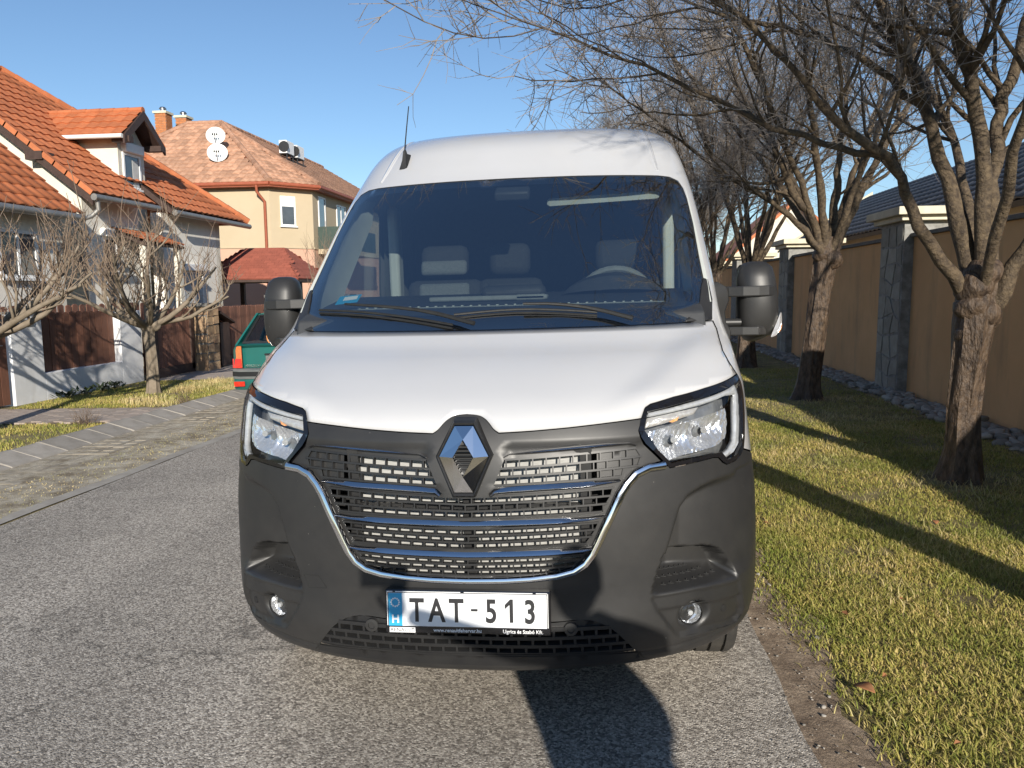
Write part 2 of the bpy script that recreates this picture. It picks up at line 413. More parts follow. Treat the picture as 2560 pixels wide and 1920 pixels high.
def surf(x, z, d=0):
    """point on the van's skin at lateral x, height z, pushed out by d"""
    x = np.asarray(x, float); z = np.asarray(z, float); e = .002; s = np.sign(x)+(x == 0); ax = np.minimum(np.abs(x), fW(z)*.9985)
    f0 = F(ax, z); Fx = (F(np.minimum(ax+e, fW(z)*.9995), z)-F(ax-e, z))/(2*e); Fz = (F(ax, z+e)-F(ax, z-e))/(2*e)
    n = np.stack([-Fx*s, 1+0*Fx, -Fz], -1); n /= np.linalg.norm(n, axis=-1, keepdims=True)
    return np.stack([ax*s, f0, z], -1)-n*np.asarray(d)[..., None]
def pip(P, poly):
    P = np.asarray(P); poly = np.asarray(poly); x, y = P[:, 0], P[:, 1]; c = np.zeros(len(P), bool); j = len(poly)-1
    for i in range(len(poly)):
        xi, yi = poly[i]; xj, yj = poly[j]
        k = ((yi > y) != (yj > y)) & (x < (xj-xi)*(y-yi)/(yj-yi+1e-12)+xi); c ^= k; j = i
    return c
def resample(poly, step, closed=True):
    out = []; n = len(poly)
    for i in range(n if closed else n-1):
        a = np.array(poly[i], float); b = np.array(poly[(i+1) % n], float); k = max(1, int(np.ceil(np.linalg.norm(b-a)/step)))
        out += [a+(b-a)*t/k for t in range(k)]
    if not closed: out.append(np.array(poly[-1], float))
    return np.array(out)
def smooth_poly(pts, it=1):
    P = np.array(pts, float)
    for _ in range(it):
        Q = [P[0]]
        for i in range(len(P)-1): Q += [P[i]*.75+P[i+1]*.25, P[i]*.25+P[i+1]*.75]
        Q.append(P[-1]); P = np.array(Q)
    return [tuple(p) for p in P]
def pdist(P, line):
    P = np.asarray(P); d = np.full(len(P), 9.)
    for i in range(len(line)-1):
        a = np.array(line[i]); b = np.array(line[i+1]); ab = b-a; t = np.clip(((P-a)@ab)/(ab@ab+1e-12), 0, 1)
        d = np.minimum(d, np.linalg.norm(P-(a+t[:, None]*ab), axis=1))
    return d
def sstep(a, b, x):
    t = np.clip((x-a)/(b-a), 0, 1); return t*t*(3-2*t)
def tri(outer, holes, step):
    loops = [resample(outer, step)]+[resample(h, step) for h in holes]
    V = []; E = []
    for L in loops:
        b = len(V); V += [tuple(p) for p in L]; E += [(b+i, b+(i+1) % len(L)) for i in range(len(L))]
    B = np.array(V); lo = B.min(0); hi = B.max(0)
    g = []
    for j, y in enumerate(np.arange(lo[1]+step*.5, hi[1], step*.87)):
        g += [(x, y) for x in np.arange(lo[0]+(step/2 if j % 2 else 0), hi[0], step)]
    g = np.array(g)
    if len(g):
        k = pip(g, loops[0])
        for h in loops[1:]: k &= ~pip(g, h)
        g = g[k]
        keep = np.ones(len(g), bool)
        for s in range(0, len(g), 2000):
            q = g[s:s+2000]; d = np.min(((q[:, None, :]-B[None])**2).sum(-1), axis=1); keep[s:s+2000] = d > (step*.55)**2
        V += [tuple(p) for p in g[keep]]
    r = geometry.delaunay_2d_cdt([Vector(p) for p in V], E, [], 0, 1e-7)
    P = np.array([tuple(p) for p in r[0]]); T = np.array([f for f in r[2] if len(f) == 3])
    c = P[T].mean(1); k = pip(c, loops[0])
    for h in loops[1:]: k &= ~pip(c, h)
    return P, T[k]
UK = 1.2
def xz2u(poly): return [(float(u_of(x, z))*UK, z) for x, z in poly]
def mir(half):
    """closed outline from a half outline that starts and ends on the centre line"""
    return list(half)+[(-x, z) for x, z in half[::-1] if abs(x) > 1e-6]
def patch(name, outer, holes, step, mat, parent, off=0., disp=None, space='xz', sides=(1,), thick=0, smooth=True):
    conv = xz2u if space == 'xz' else (lambda p: [(a*UK, b) for a, b in p])
    P, T = tri(conv(outer), [conv(h) for h in holes], step)
    u = P[:, 0]/UK; z = P[:, 1]; S0 = S(u, z); e = 1e-3
    ua = np.where(np.abs(u) > .985, np.sign(u)*.985, u); inner = np.abs(u) <= 1
    du = S(ua+e, z)-S(ua-e, z); zz = np.clip(z, KN[0, 0]+e, KN[-1, 0]-e); dz_ = S(u, zz+e)-S(u, zz-e)
    du[~inner] = np.array([0, 1., 0])*np.sign(u[~inner])[:, None]
    n = np.cross(du, dz_); n /= np.linalg.norm(n, axis=1, keepdims=True)+1e-12     # faces the outside (-y in front)
    d = np.full(len(P), off) if disp is None else off-disp(np.abs(S0[:, 0]), z)
    V = S0+n*d[:, None]; outs = []
    for s in sides:
        W = V*np.array([s, 1, 1]); Fq = T if s > 0 else T[:, ::-1]
        # keep triangles facing outward
        nn = np.cross(W[Fq[:, 1]]-W[Fq[:, 0]], W[Fq[:, 2]]-W[Fq[:, 0]]); ref = (n*np.array([s, 1, 1]))[Fq[:, 0]]
        flip = (nn*ref).sum(1) < 0; Fq = np.where(flip[:, None], Fq[:, ::-1], Fq)
        o = put(name, fast_mesh(name, W, Fq), mat, parent, smooth)
        if thick:
            sm = o.modifiers.new('thick', 'SOLIDIFY'); sm.thickness = thick; sm.offset = -1
        outs.append(o)
    return outs if len(outs) > 1 else outs[0]
def ribbon(name, pts, hw, mat, parent, off=.002, prof=None, s=1, closed=False, step=.012, depth=None, smooth=True, mb=None):
    """strip along pts (x,z) on the skin; prof = [(across -1..1, height)]"""
    P = resample(pts, step, closed); k = len(P)
    if closed: t = np.roll(P, -1, 0)-np.roll(P, 1, 0)
    else: t = np.gradient(P, axis=0)
    t /= np.linalg.norm(t, axis=1, keepdims=True)+1e-9; nn = np.stack([-t[:, 1], t[:, 0]], -1)
    if prof is None: prof = [(-1, -.004), (-1, 0), (1, 0), (1, -.004)]
    if depth: prof = [(-1, -depth), (-1, 0), (1, 0), (1, -depth)]
    hwv = np.full(k, hw) if np.isscalar(hw) else np.interp(np.linspace(0, 1, k), np.linspace(0, 1, len(hw)), hw)
    rings = []
    for a, h in prof:
        Q = P+nn*(a*hwv)[:, None]; rings.append(surf(Q[:, 0]*s, Q[:, 1], np.full(k, off+h)))
    rg = [[rings[j][i] for j in range(len(prof))] for i in range(k)]
    own = mb is None; mb = mb or MB()
    if closed: rg.append(rg[0])
    mb.loft(rg, closed=True, caps=not closed)
    return mb.build(name, mat, parent, smooth) if own else mb
ROUND = [(-1, -.004), (-1, .001), (-.75, .009), (-.35, .012), (.3, .008), (1, .001), (1, -.004)]

# outlines (lateral x, height z) in metres
HL = [(.564,1.100),(.571,1.134),(.585,1.167),(.606,1.177),(.687,1.193),(.801,1.210),(.870,1.220),(.916,1.229),(.946,1.235),(.954,1.212),(.959,1.165),(.958,1.101),(.950,1.020),(.943,.988),(.927,.968),(.905,.958),(.869,.954),(.855,.964),(.836,.984),(.818,.987),(.742,.981),(.663,.974),(.633,1.009),(.585,1.058),(.571,1.080)]
HL_IN = [(.582,1.099),(.594,1.156),(.751,1.180),(.897,1.204),(.937,1.215),(.947,1.185),(.950,1.134),(.944,1.043),(.936,1.008),(.908,.976),(.873,.968),(.849,.999),(.742,.995),(.670,.987),(.625,1.035)]
DRL = [(.601,1.156),(.756,1.178),(.896,1.201),(.935,1.211),(.946,1.185),(.9485,1.134),(.9425,1.043),(.935,1.010),(.910,.986),(.875,.974),(.862,.986),(.898,1.000),(.918,1.022),(.924,1.050),(.933,1.178),(.893,1.184),(.758,1.164),(.598,1.144)]
IND = [(.598,1.140),(.705,1.153),(.780,1.160),(.763,1.139),(.682,1.124),(.588,1.108)]
REF = [(.600,1.096),(.682,1.112),(.775,1.124),(.903,1.140),(.910,1.099),(.898,1.040),(.862,1.020),(.738,1.008),(.674,.995),(.644,1.036)]
HOODEDGE = [(.110,1.111),(.213,1.115),(.336,1.122),(.459,1.131),(.576,1.139)]
BUMP = smooth_poly([(0,1.172),(.039,1.169),(.060,1.158),(.076,1.143),(.092,1.122),(.110,1.111)], 2)
USH = [(0,.632),(.124,.634),(.207,.638),(.289,.646),(.346,.659),(.383,.682),(.408,.714),(.429,.755),(.454,.808),(.480,.860),(.501,.903),(.522,.934),(.551,.964),(.593,.981),(.646,.984)]
WIND = [(0,2.153),(.338,2.151),(.605,2.147),(.752,2.145),(.811,2.139),(.854,2.117),(.874,2.074),(.884,2.015),(.893,1.872),(.892,1.714),(.894,1.596),(.913,1.590),(.918,1.505),(.902,1.424),(.789,1.422),(.561,1.419),(.338,1.418),(0,1.416)]
COWL = [(.894,1.598),(.914,1.592),(.920,1.505),(.902,1.425),(.783,1.422),(.833,1.462),(.862,1.501),(.878,1.560)]
SHUT = [(.908,1.424),(.914,1.393),(.908,1.356),(.907,1.319),(.922,1.280),(.946,1.238)]

van = empty('delivery_van', (-.417, 2.40, 0), (0, -math.atan(SL), 0))
tag(van, 'white high-roof delivery van with dark grey bumper parked facing the viewer', 'van')

# --- hood
hood = mir([(x, z) for x, z in BUMP]+HOODEDGE[1:]+[(.576,1.146),(.588,1.171),(.606,1.181),(.687,1.197),(.801,1.214),(.870,1.224),(.916,1.233),(.943,1.240)]+[(x-.003, z) for x, z in SHUT[::-1][1:]]+[(.789,1.420),(.561,1.417),(.338,1.416),(0,1.414)])
def hood_form(x, z):
    # shallow dished panel inside the two ridges that run from the grille to the screen corners
    ridge = np.interp(z, [1.10, 1.16, 1.22, 1.30, 1.39, 1.43], [.50, .56, .64, .77, .885, .93])
    k = sstep(.0, .17, ridge-x)*sstep(1.13, 1.22, z)*(1-sstep(1.36, 1.412, z))
    return k*.016
patch('hood', hood, [], .02, M['white_paint'], van, 0, hood_form, thick=.004)
ln = [(.905,1.414),(.86,1.405),(.80,1.391),(.74,1.381),(.66,1.378)]

# --- white shell: fenders, pillars, sides, roof
def body_half():
    rear = 5.35
    o = [(float(u_of(x, z)), z) for x, z in [(.949,1.236)]+[(x+.002, z) for x, z in SHUT[::-1][1:]]]
    o += [(float(u_of(x, z)), z) for x, z in WIND[::-1][4:-1]]+[(0, 2.153)]
    o += [(0, z) for z in (2.25, 2.35, 2.45, 2.52)]+[(0, 2.562)]
    o += [(t, 2.562) for t in (.3, .6, .9)]+[(float(uy(rear, 2.562)), 2.562)]
    o += [(float(uy(rear, z)), z) for z in (2.53, 2.45, 2.3, 2.1, 1.9, 1.6, 1.42, 1.33, 1.2, 1.0, .7, .36)]
    o += [(1.03, .36), (1.012, .6), (1.0, .85), (.985, .93)]+[(float(u_of(x+.002, z)), z) for x, z in [(.945,.986),(.952,1.02),(.960,1.101),(.961,1.165),(.956,1.212)]]
    wn = [(1.36,1.50),(1.62,1.76),(1.90,2.02),(2.0,2.07),(2.42,2.08),(2.46,2.04),(2.46,1.52),(2.42,1.48),(1.40,1.47)]
    h1 = [(float(uy(y, z)), z) for y, z in wn]
    arch = []
    for k in range(28):
        a = 2*math.pi*k/28; y = .93+.40*math.cos(a); z = .36+.40*math.sin(a)
        arch.append((float(uy(y, .55)), max(z, .362)))
    arch = [p for i, p in enumerate(arch) if p[1] > .363 or i in (0, 14)]
    return o, [h1], arch, wn
bo, bh, arch, wn = body_half()
# wheel arch is cut out of the lower edge
i0 = bo.index((1.03, .36)); arc = sorted([p for p in arch if p[1] > .37], key=lambda p: -p[0])
bo = bo[:i0]+[(arc[0][0], .36)]+arc+[(arc[-1][0], .36)]+bo[i0:]
patch('body_shell', bo, bh, .034, M['white_paint'], van, 0, None, 'u', (1, -1))
cap = S(np.linspace(0, 1, 12), np.full(12, 2.562)); mb = MB(); cz = [tuple(p) for p in cap]+[(cap[-1][0], 5.35, 2.562)]
for i in range(len(cz)-1): mb.add([cz[i], cz[i+1], (-cz[i+1][0], cz[i+1][1], 2.562), (-cz[i][0], cz[i][1], 2.562)], [(0, 1, 2, 3)])
mb.build('roof_panel', M['white_paint'], van)
zz = np.linspace(.36, 2.56, 30); rr = [(float(fW(z)), z) for z in zz]
MB().prism([(x, 5.34, z) for x, z in rr]+[(-x, 5.34, z) for x, z in rr[::-1]], (0, .02, 0)).build('rear_panel', M['white_paint'], van)
MB().box((-.93, .42, .30), (.93, 5.3, .36)).build('underbody', M['plastic2'], van)
for s in (1, -1):
    # raised roof channels
    ribbon('roof_rib', [(.752,2.185),(.738,2.255),(.722,2.36),(.708,2.46),(.70,2.52)], [.012, .02, .022, .02, .014], M['white_paint'], van, -.003, prof=[(-1, -.002), (-.7, .004), (-.2, .006), (.0, -.003), (.25, .006), (.7, .004), (1, -.002)], s=s)
    patch('door_window', [(uy(y, z), z) for y, z in wn], [], .05, M['side_glass'], van, -.012, None, 'u', (s,))
    ribbon('hood_gap', [(.9065, 1.420)]+[(x-.0005, z) for x, z in SHUT[1:]], .0022, M['rubber'], van, -.0035, prof=[(-1, -.002), (-1, 0), (1, 0), (1, -.002)], s=s)
# inside skin so that the cab is not white
inn = [(float(uy(y, z)), z) for y, z in [(.95,1.2),(5.2,1.2),(5.2,2.3)]]+[(.75, 2.40),(.05, 2.40),(.05, 2.20),(.55, 2.20),(.78, 2.17)]
patch('cab_lining', [(1.02, 1.10), (float(uy(5.2, 1.10)), 1.10), (float(uy(5.2, 2.30)), 2.30), (1.0, 2.42), (.0, 2.44), (.0, 2.19), (.55, 2.19), (.80, 2.16), (.90, 2.0), (.94, 1.72), (.96, 1.45)], bh, .06, M['interior_mid'], van, -.035, None, 'u', (1, -1))
MB().box((-.9, 3.2, .9), (.9, 3.25, 2.4)).build('bulkhead', M['interior'], van)
MB().box((-.80, 2.3, 2.30), (.80, 5.2, 2.33)).build('headliner', M['interior'], van)

# --- dark bumper with sculpted side scoops
SW = [(.600,.555),(.600,.569),(.618,.627),(.644,.692),(.675,.786),(.693,.842),(.724,.880),(.769,.902),(.820,.916),(.895,.923)]
SWP = SW+[(1.03,.923),(1.03,.555)]
LIP = [(.644,.688),(.717,.687),(.791,.683),(.829,.677),(.861,.660),(.886,.630),(.905,.586),(.916,.536)]
FLOOR = [(.600,.556),(.645,.557),(.753,.556),(.916,.536)]
POCKET = LIP+FLOOR[::-1]+[(.618,.620)]
FOGP = [(.600,.553),(.753,.552),(.920,.531),(.944,.41),(.938,.375),(.915,.360),(.80,.381),(.695,.389),(.680,.402),(.616,.499),(.599,.536)]
FOGL = [(.615,.505),(.752,.502),(.930,.476),(.944,.41),(.938,.375),(.915,.360),(.80,.381),(.695,.389),(.680,.402)]
LOWG = smooth_poly([(0,.490),(.286,.489),(.368,.495),(.421,.486),(.470,.457),(.502,.422),(.546,.366)], 1)+[(.324,.378),(0,.379)]
def bumper_form(x, z):
    P = np.stack([x, z], -1); d = np.zeros(len(P))
    i = pip(P, SWP); ds = pdist(P, SW)
    d += np.where(i, .058*sstep(0, .034, ds)*np.clip((.985-x)/.26, 0, 1)*sstep(.54, .60, z), 0)
    i = pip(P, POCKET); d += np.where(i, .085*sstep(0, .007, pdist(P, LIP))*sstep(0, .055, pdist(P, FLOOR)), 0)
    i = pip(P, FOGP); d += np.where(i, .006*sstep(0, .006, pdist(P, FOGP+FOGP[:1])), 0)
    i = pip(P, FOGL); d += np.where(i, .012*sstep(0, .010, pdist(P, FOGL+FOGL[:1])), 0)
    r = np.hypot(x-.755, (z-.455)); d += .03*(1-sstep(.038, .062, r))
    # rolled lower lip and crease above it
    d += .006*np.exp(-((z-(.352+.02*sstep(.55, .95, x)))/.006)**2)
    d += .014*sstep(.62, .50, z)*sstep(.56, .30, x)*sstep(.40, .44, z)
    return d
bump = list(USH)+[(.660,.977),(.664,.971),(.742,.978),(.818,.984),(.836,.981),(.853,.961),(.869,.951),(.905,.955),(.927,.965),(.943,.983)]
bu = [(float(u_of(x, z)), z) for x, z in bump]+[(.985,.92),(1.0,.84),(1.012,.6),(1.03,.37),(1.02,.315),(.99,.288)]+[(t, .286) for t in (.8, .6, .4, .2)]+[(0, .286)]
lg = mir(LOWG)
full = mir(bu)
patch('bumper', full, [[(float(u_of(x, z)), z) for x, z in lg]], .0072, M['plastic'], van, 0, bumper_form, 'u', thick=0)
for s in (1, -1):
    for nm, pts in (('bumper_seam', FOGP+FOGP[:1]), ('bumper_seam', [(.615,.505),(.752,.502),(.930,.476)])):
        P = np.array(pts); dd = bumper_form(P[:, 0], P[:, 1])
        ribbon(nm, pts, .0016, M['rubber'], van, -.0035 if len(pts) > 4 else -.0095, s=s, prof=[(-1, -.001), (-1, 0), (1, 0), (1, -.001)])
    # ribs on the scoop floor
    for zz0, x0, x1 in ((.572, .66, .86), (.584, .66, .83), (.596, .655, .79)):
        m2 = MB(); xs = np.linspace(x0, x1, 8)
        for xk in xs:
            d0 = float(bumper_form(np.array([xk]), np.array([zz0]))[0]); q = surf(np.array([xk*s]), np.array([zz0]), np.array([-d0+.002]))[0]
            m2.box((q[0]-.009, q[1]-.002, q[2]-.0012), (q[0]+.009, q[1]+.002, q[2]+.0012))
            m2.box((q[0]-.0012, q[1]-.002, q[2]), (q[0]+.0012, q[1]+.002, q[2]+.007))
        tag(m2.build('scoop_rib', M['plastic2'], van), kind='stuff')
ribbon('tow_cover', [(-.592,.612),(-.531,.616),(-.500,.577),(-.573,.569)], .0014, M['rubber'], van, .0008, closed=True, prof=[(-1, -.001), (-1, 0), (1, 0), (1, -.001)], step=.008)
ribbon('spoiler_seam', [(-.574,.330),(-.546,.366)], .002, M['rubber'], van, .0006); ribbon('spoiler_seam', [(.574,.330),(.546,.366)], .002, M['rubber'], van, .0006)
patch('spoiler_lip', mir([(0,.374),(.324,.373),(.548,.361),(.560,.335),(0,.338)]), [], .02, M['plastic2'], van, .0025)

# --- grille: surround panel, chrome, lattice
BAR1 = [(.096,.926),(.152,.931),(.254,.936),(.375,.939),(.436,.943),(.499,.948)]
BAR2 = [(0,.821),(.170,.824),(.292,.826),(.394,.830),(.451,.837)]
BAR3 = [(0,.718),(.168,.721),(.290,.724),(.372,.728),(.410,.734)]
zi = lambda c, x: np.interp(x, [p[0] for p in c], [p[1] for p in c])
B1T = [(.128,1.024),(.555,1.046)]; B1B = [(.094,.942),(.51,.957)]
band1 = [(.128,1.026),(.555,1.047),(.572,1.020),(.562,.992),(.515,.990),(.508,.962),(.093,.943)]
band2 = mir([(0,.905),(.12,.912),(.478,.925),(.470,.898),(.452,.870),(.440,.850),(0,.838)])
band3 = mir([(0,.803),(.430,.815),(.418,.788),(.398,.760),(.388,.748),(0,.735)])
band4 = mir([(0,.702),(.375,.712),(.362,.690),(.330,.668),(.26,.655),(0,.648)])
top = [(x, z-.004) for x, z in BUMP+HOODEDGE[1:]]
ghalf = top+[(.572,1.130),(.562,1.100),(.568,1.078),(.583,1.056),(.630,1.008),(.650,.986)]+USH[::-1]
def surround_form(x, z):
    r = np.maximum(np.abs(z-1.036)/.145, 0)+x/.118
    return .012*sstep(1.075, 1.06, z)*sstep(.075, .11, x)*sstep(.985, 1.0, np.hypot(x/.13, (z-1.04)/.17))
patch('grille_surround', mir(ghalf), [band1, [(-x, z) for x, z in band1], band2, band3, band4, mir([(0,1.100),(.034,1.042),(0,.980)])], .014, M['plastic'], van, 0, surround_form)
def lattice(name, band, topc, botc, rows, pitch, par, x_lo, x_hi, hb=.0032, vb=.0020, depth=.017):
    mb = MB(); bnd = np.array(band)
    xs = np.linspace(x_lo, x_hi, int((x_hi-x_lo)/.01)+1)
    for r in range(rows+1):
        zt = zi(topc, np.abs(xs))+(zi(botc, np.abs(xs))-zi(topc, np.abs(xs)))*r/rows
        P = np.stack([xs, zt], -1); k = pip(P, bnd) | (pdist(P, list(band)+[band[0]]) < .006)
        run = []
        for i in range(len(P)+1):
            if i < len(P) and k[i]: run.append(tuple(P[i]))
            else:
                if len(run) > 1: ribbon('', run, hb, None, None, -.002, depth=depth, mb=mb, step=.02)
                run = []
        if r == rows: break
        n = int((x_hi-x_lo)/pitch)+1
        for c in range(n+1):
            x = x_lo+(c+(.5 if r % 2 else 0))*pitch
            za = float(zi(topc, abs(x))+(zi(botc, abs(x))-zi(topc, abs(x)))*r/rows); zb = float(zi(topc, abs(x))+(zi(botc, abs(x))-zi(topc, abs(x)))*(r+1)/rows)
            if pip(np.array([(x, (za+zb)/2)]), bnd)[0]: ribbon('', [(x, za), (x, zb)], vb, None, None, -.003, depth=depth, mb=mb, step=.05)
    return mb.build(name, M['plastic2'], par)
gri = empty('grille'); gri.parent = van
T1 = [(.09,1.024),(.128,1.026),(.575,1.048)]; BB1 = [(.09,.943),(.575,.962)]
lattice('grille_lattice', band1, T1, BB1, 3, .0435, gri, .09, .575)
lattice('grille_lattice', [(-x, z) for x, z in band1], T1, BB1, 3, .0435, gri, -.575, -.09)
lattice('grille_lattice', band2, [(0,.906),(.12,.911),(.48,.925)], [(0,.838),(.44,.850)], 3, .0425, gri, -.49, .49)
lattice('grille_lattice', band3, [(0,.803),(.43,.815)], [(0,.735),(.39,.748)], 3, .0425, gri, -.44, .44)
lattice('grille_lattice', band4, [(0,.702),(.375,.712)], [(0,.648),(.26,.652),(.38,.662)], 3, .0425, gri, -.38, .38)
lattice('lower_grille', lg, [(0,.468),(.4,.466),(.56,.462)], [(0,.382),(.55,.372)], 3, .046, gri, -.55, .55, .006, .004, .035)
patch('lower_grille_panel', mir([(0,.488),(.286,.487),(.368,.493),(.419,.484),(.462,.460),(0,.464)]), [], .02, M['plastic2'], gri, -.012)
for sx in (1, -1):
    q = surf(np.array([.335*sx]), np.array([.468]), np.array([-.008]))[0]
    MB().lathe([(.022, 0), (.022, .012), (.012, .013), (.011, .009), (.0, .009)], 20, Matrix.Translation(q) @ Matrix.Rotation(R(90), 4, 'X')).build('parking_sensor', M['plastic'], gri, True)
ribbon('chrome_surround', mir(USH)[0:0] or ([(-x, z) for x, z in USH[::-1]][:-1]+USH), [.015, .015, .0125, .0115, .0115, .0115, .0125, .015, .015], M['chrome'], gri, .002, [(-1, -.004), (-1, .002), (-.7, .010), (-.1, .013), (.1, .013), (.7, .010), (1, .002), (1, -.004)])
for s in (1, -1):
    patch('cell_blank', [(.43,1.042),(.556,1.048),(.574,1.020),(.564,.991),(.516,.989),(.509,.961),(.43,.957)], [], .02, M['plastic'], gri, -.018, sides=(s,))
    ribbon('chrome_bar', [(.082,.914)]+BAR1, [.008, .010, .010, .0095, .004], M['chrome'], gri, .0, ROUND, s=s)
    ribbon('chrome_trim', [(.128,1.034),(.148,1.045),(.295,1.054),(.458,1.062),(.532,1.063),(.556,1.055)], [.002, .005, .006, .006, .005, .002], M['chrome'], gri, .0, ROUND, s=s)
for bc in (BAR2, BAR3):
    f2 = [(-x, z) for x, z in bc[::-1]][:-1]+bc
    ribbon('chrome_bar', f2, [.004, .0095, .0095, .0095, .0095, .0095, .004], M['chrome'], gri, .0, ROUND)
mb = MB(); mb.box((-.40, .105, .60), (.40, .12, 1.04)); mb.build('radiator', M['radiator'], gri)
mb = MB()
for x in (-.39, .0, .39): mb.box((x-.018, .075, .58), (x+.018, .100, 1.06))
for z in (.60, .86, 1.05): mb.box((-.41, .078, z-.010), (.41, .098, z+.010))
mb.build('radiator_frame', M['plastic2'], gri)
mb = MB(); mb.box((-.56, .10, .40), (.56, .16, .44)); mb.box((-.60, .24, .30), (.60, .26, 1.10)); mb.build('crash_beam', M['plastic2'], gri)

# --- badge
em = empty('badge'); em.parent = van
ho = [(0.030, 1.138), (.080, 1.042), (.030, .930), (-.030, .930), (-.080, 1.042), (-.030, 1.138)]
def hexs(k): return [(x*k, 1.036+(z-1.036)*k) for x, z in ho]
inner = [(0, 1.098), (.034, 1.042), (0, .982), (-.034, 1.042)]
def pt(x, z, d): return surf(np.array([x]), np.array([z]), np.array([d]))[0]
mb = MB(); cz0 = float(F(0, 1.036))
def fl(x, z, d): return (x, cz0-.01-d+(z-1.036)*.22, z)
O = [fl(x, z, .012) for x, z in ho]; I = [fl(x, z, .030) for x, z in inner]; B_ = [fl(x, z, -.03) for x, z in ho]; I2 = [fl(x, z, .0) for x, z in inner]
mb.add(O+I+B_+I2, [(5, 0, 6), (0, 1, 7, 6), (1, 2, 8, 7), (2, 3, 8), (3, 4, 9, 8), (4, 5, 6, 9)]+[(i, (i+1) % 6, 10+(i+1) % 6, 10+i) for i in range(6)]+[(6+i, 6+(i+1) % 4, 16+(i+1) % 4, 16+i) for i in range(4)])
mb.build('diamond', M['chrome'], em)
mb = MB()
H1 = [fl(x, z, .002) for x, z in hexs(1.16)]; H2 = [fl(x, z, .016) for x, z in hexs(1.10)]; H3 = [fl(x, z, .010) for x, z in hexs(1.03)]; H4 = [fl(x, z, -.02) for x, z in hexs(1.0)]
H0 = [fl(x, z, -.03) for x, z in hexs(1.22)]
mb.loft([H0, H1, H2, H3, H4], caps=False); mb.build('badge_rim', M['plastic2'], em)
mb = MB()
mb.add([fl(x, z, .004) for x, z in inner], [(0, 1, 2, 3)])
for k in range(7):
    z = 1.0+k*.0125; wd = .032*(1-abs(z-1.042)/.06); mb.box((-wd, cz0-.032, z-.0025), (wd, cz0-.005, z+.0025))
mb.build('badge_louvre', M['plastic2'], em)

# --- headlights
def bowls(x, z):
    d = np.full(len(x), .030)
    for cx_, cz_, r_ in ((.700, 1.062, .075), (.815, 1.080, .07)):
        q = np.hypot(x-cx_, (z-cz_)*1.1)/r_; d = np.maximum(d, .030+.045*np.clip(1-q*q, 0, 1))
    return d+.0022*np.sin(x*420)*np.sin(z*120+x*60)
for s in (1, -1):
    ring = patch('headlight', HL, [HL_IN], .012, M['gloss_black'], van, .003, sides=(s,))
    mb = MB(); L = resample(HL_IN, .012); a = surf(L[:, 0]*s, L[:, 1], np.full(len(L), .003)); b = surf(L[:, 0]*s, L[:, 1], np.full(len(L), -.075))
    b[:, 0] *= .985
    mb.loft([[*a], [*b]], caps=False); mb.build('lamp_wall', M['gloss_black'], ring, True)
    patch('lamp_back', HL_IN, [], .02, M['lamp_grey'], ring, -.070, sides=(s,))
    patch('reflector', REF, [], .005, M['chrome_soft'], ring, 0, bowls, sides=(s,), smooth=False)
    m2 = MB()
    for cx_, cz_ in ((.700, 1.062), (.815, 1.080)):
        q = pt(cx_*s, cz_, -.035); m2.lathe([(.0, 0), (.011, .0), (.011, .03), (.008, .045)], 12, Matrix.Translation(q) @ Matrix.Rotation(R(-90), 4, 'X'))
    m2.build('bulb_shield', M['chrome_soft'], ring, True)
    patch('daylight_strip', DRL, [], .012, M['drl'], ring, -.010, sides=(s,), thick=.02)
    ii = patch('turn_signal', IND, [], .012, M['clear_ribbed'], ring, -.014, sides=(s,), thick=.01)
    patch('turn_bulb', [(.672,1.122),(.70,1.132),(.708,1.136),(.702,1.124),(.684,1.119)], [], .012, M['amber'], ring, -.0125, sides=(s,))
    patch('lamp_lens', HL_IN, [], .018, M['lens'], ring, .0045, sides=(s,))
    # fog lamp
    d0 = float(bumper_form(np.array([.755]), np.array([.455]))[0]); q = surf(np.array([.755*s]), np.array([.455]), np.array([-d0+.012]))[0]
    T_ = Matrix.Translation(q) @ Matrix.Rotation(R(14)*s, 4, 'Z') @ Matrix.Rotation(R(90), 4, 'X')
    fo = MB().lathe([(.043, -.03), (.043, .002), (.039, .004), (.038, -.004)], 26, T_).build('fog_lamp', M['plastic2'], van, True)
    fr = MB(); n = 26
    fr.lathe([(.038, -.002), (.030, -.016), (.018, -.024), (.004, -.027)], 13, T_); fr.build('fog_reflector', M['chrome_soft'], fo)
    fl_ = MB().lathe([(.001, .009), (.018, .0075), (.032, .004), (.0385, -.001)], 26, T_).build('fog_lens', M['lens'], fo, True)
    m3 = MB().lathe([(.0, -.012), (.009, -.012), (.009, .0), (.0, .002)], 10, T_).build('fog_bulb', M['drl'], fo, True)
    MB().lathe([(.013, -.004), (.013, .001), (.0, .002)], 16, Matrix.Translation(surf(np.array([.868*s]), np.array([.445]), np.array([-.016]))[0]) @ Matrix.Rotation(R(35)*s, 4, 'Z') @ Matrix.Rotation(R(90), 4, 'X')).build('parking_sensor', M['plastic2'], van, True)

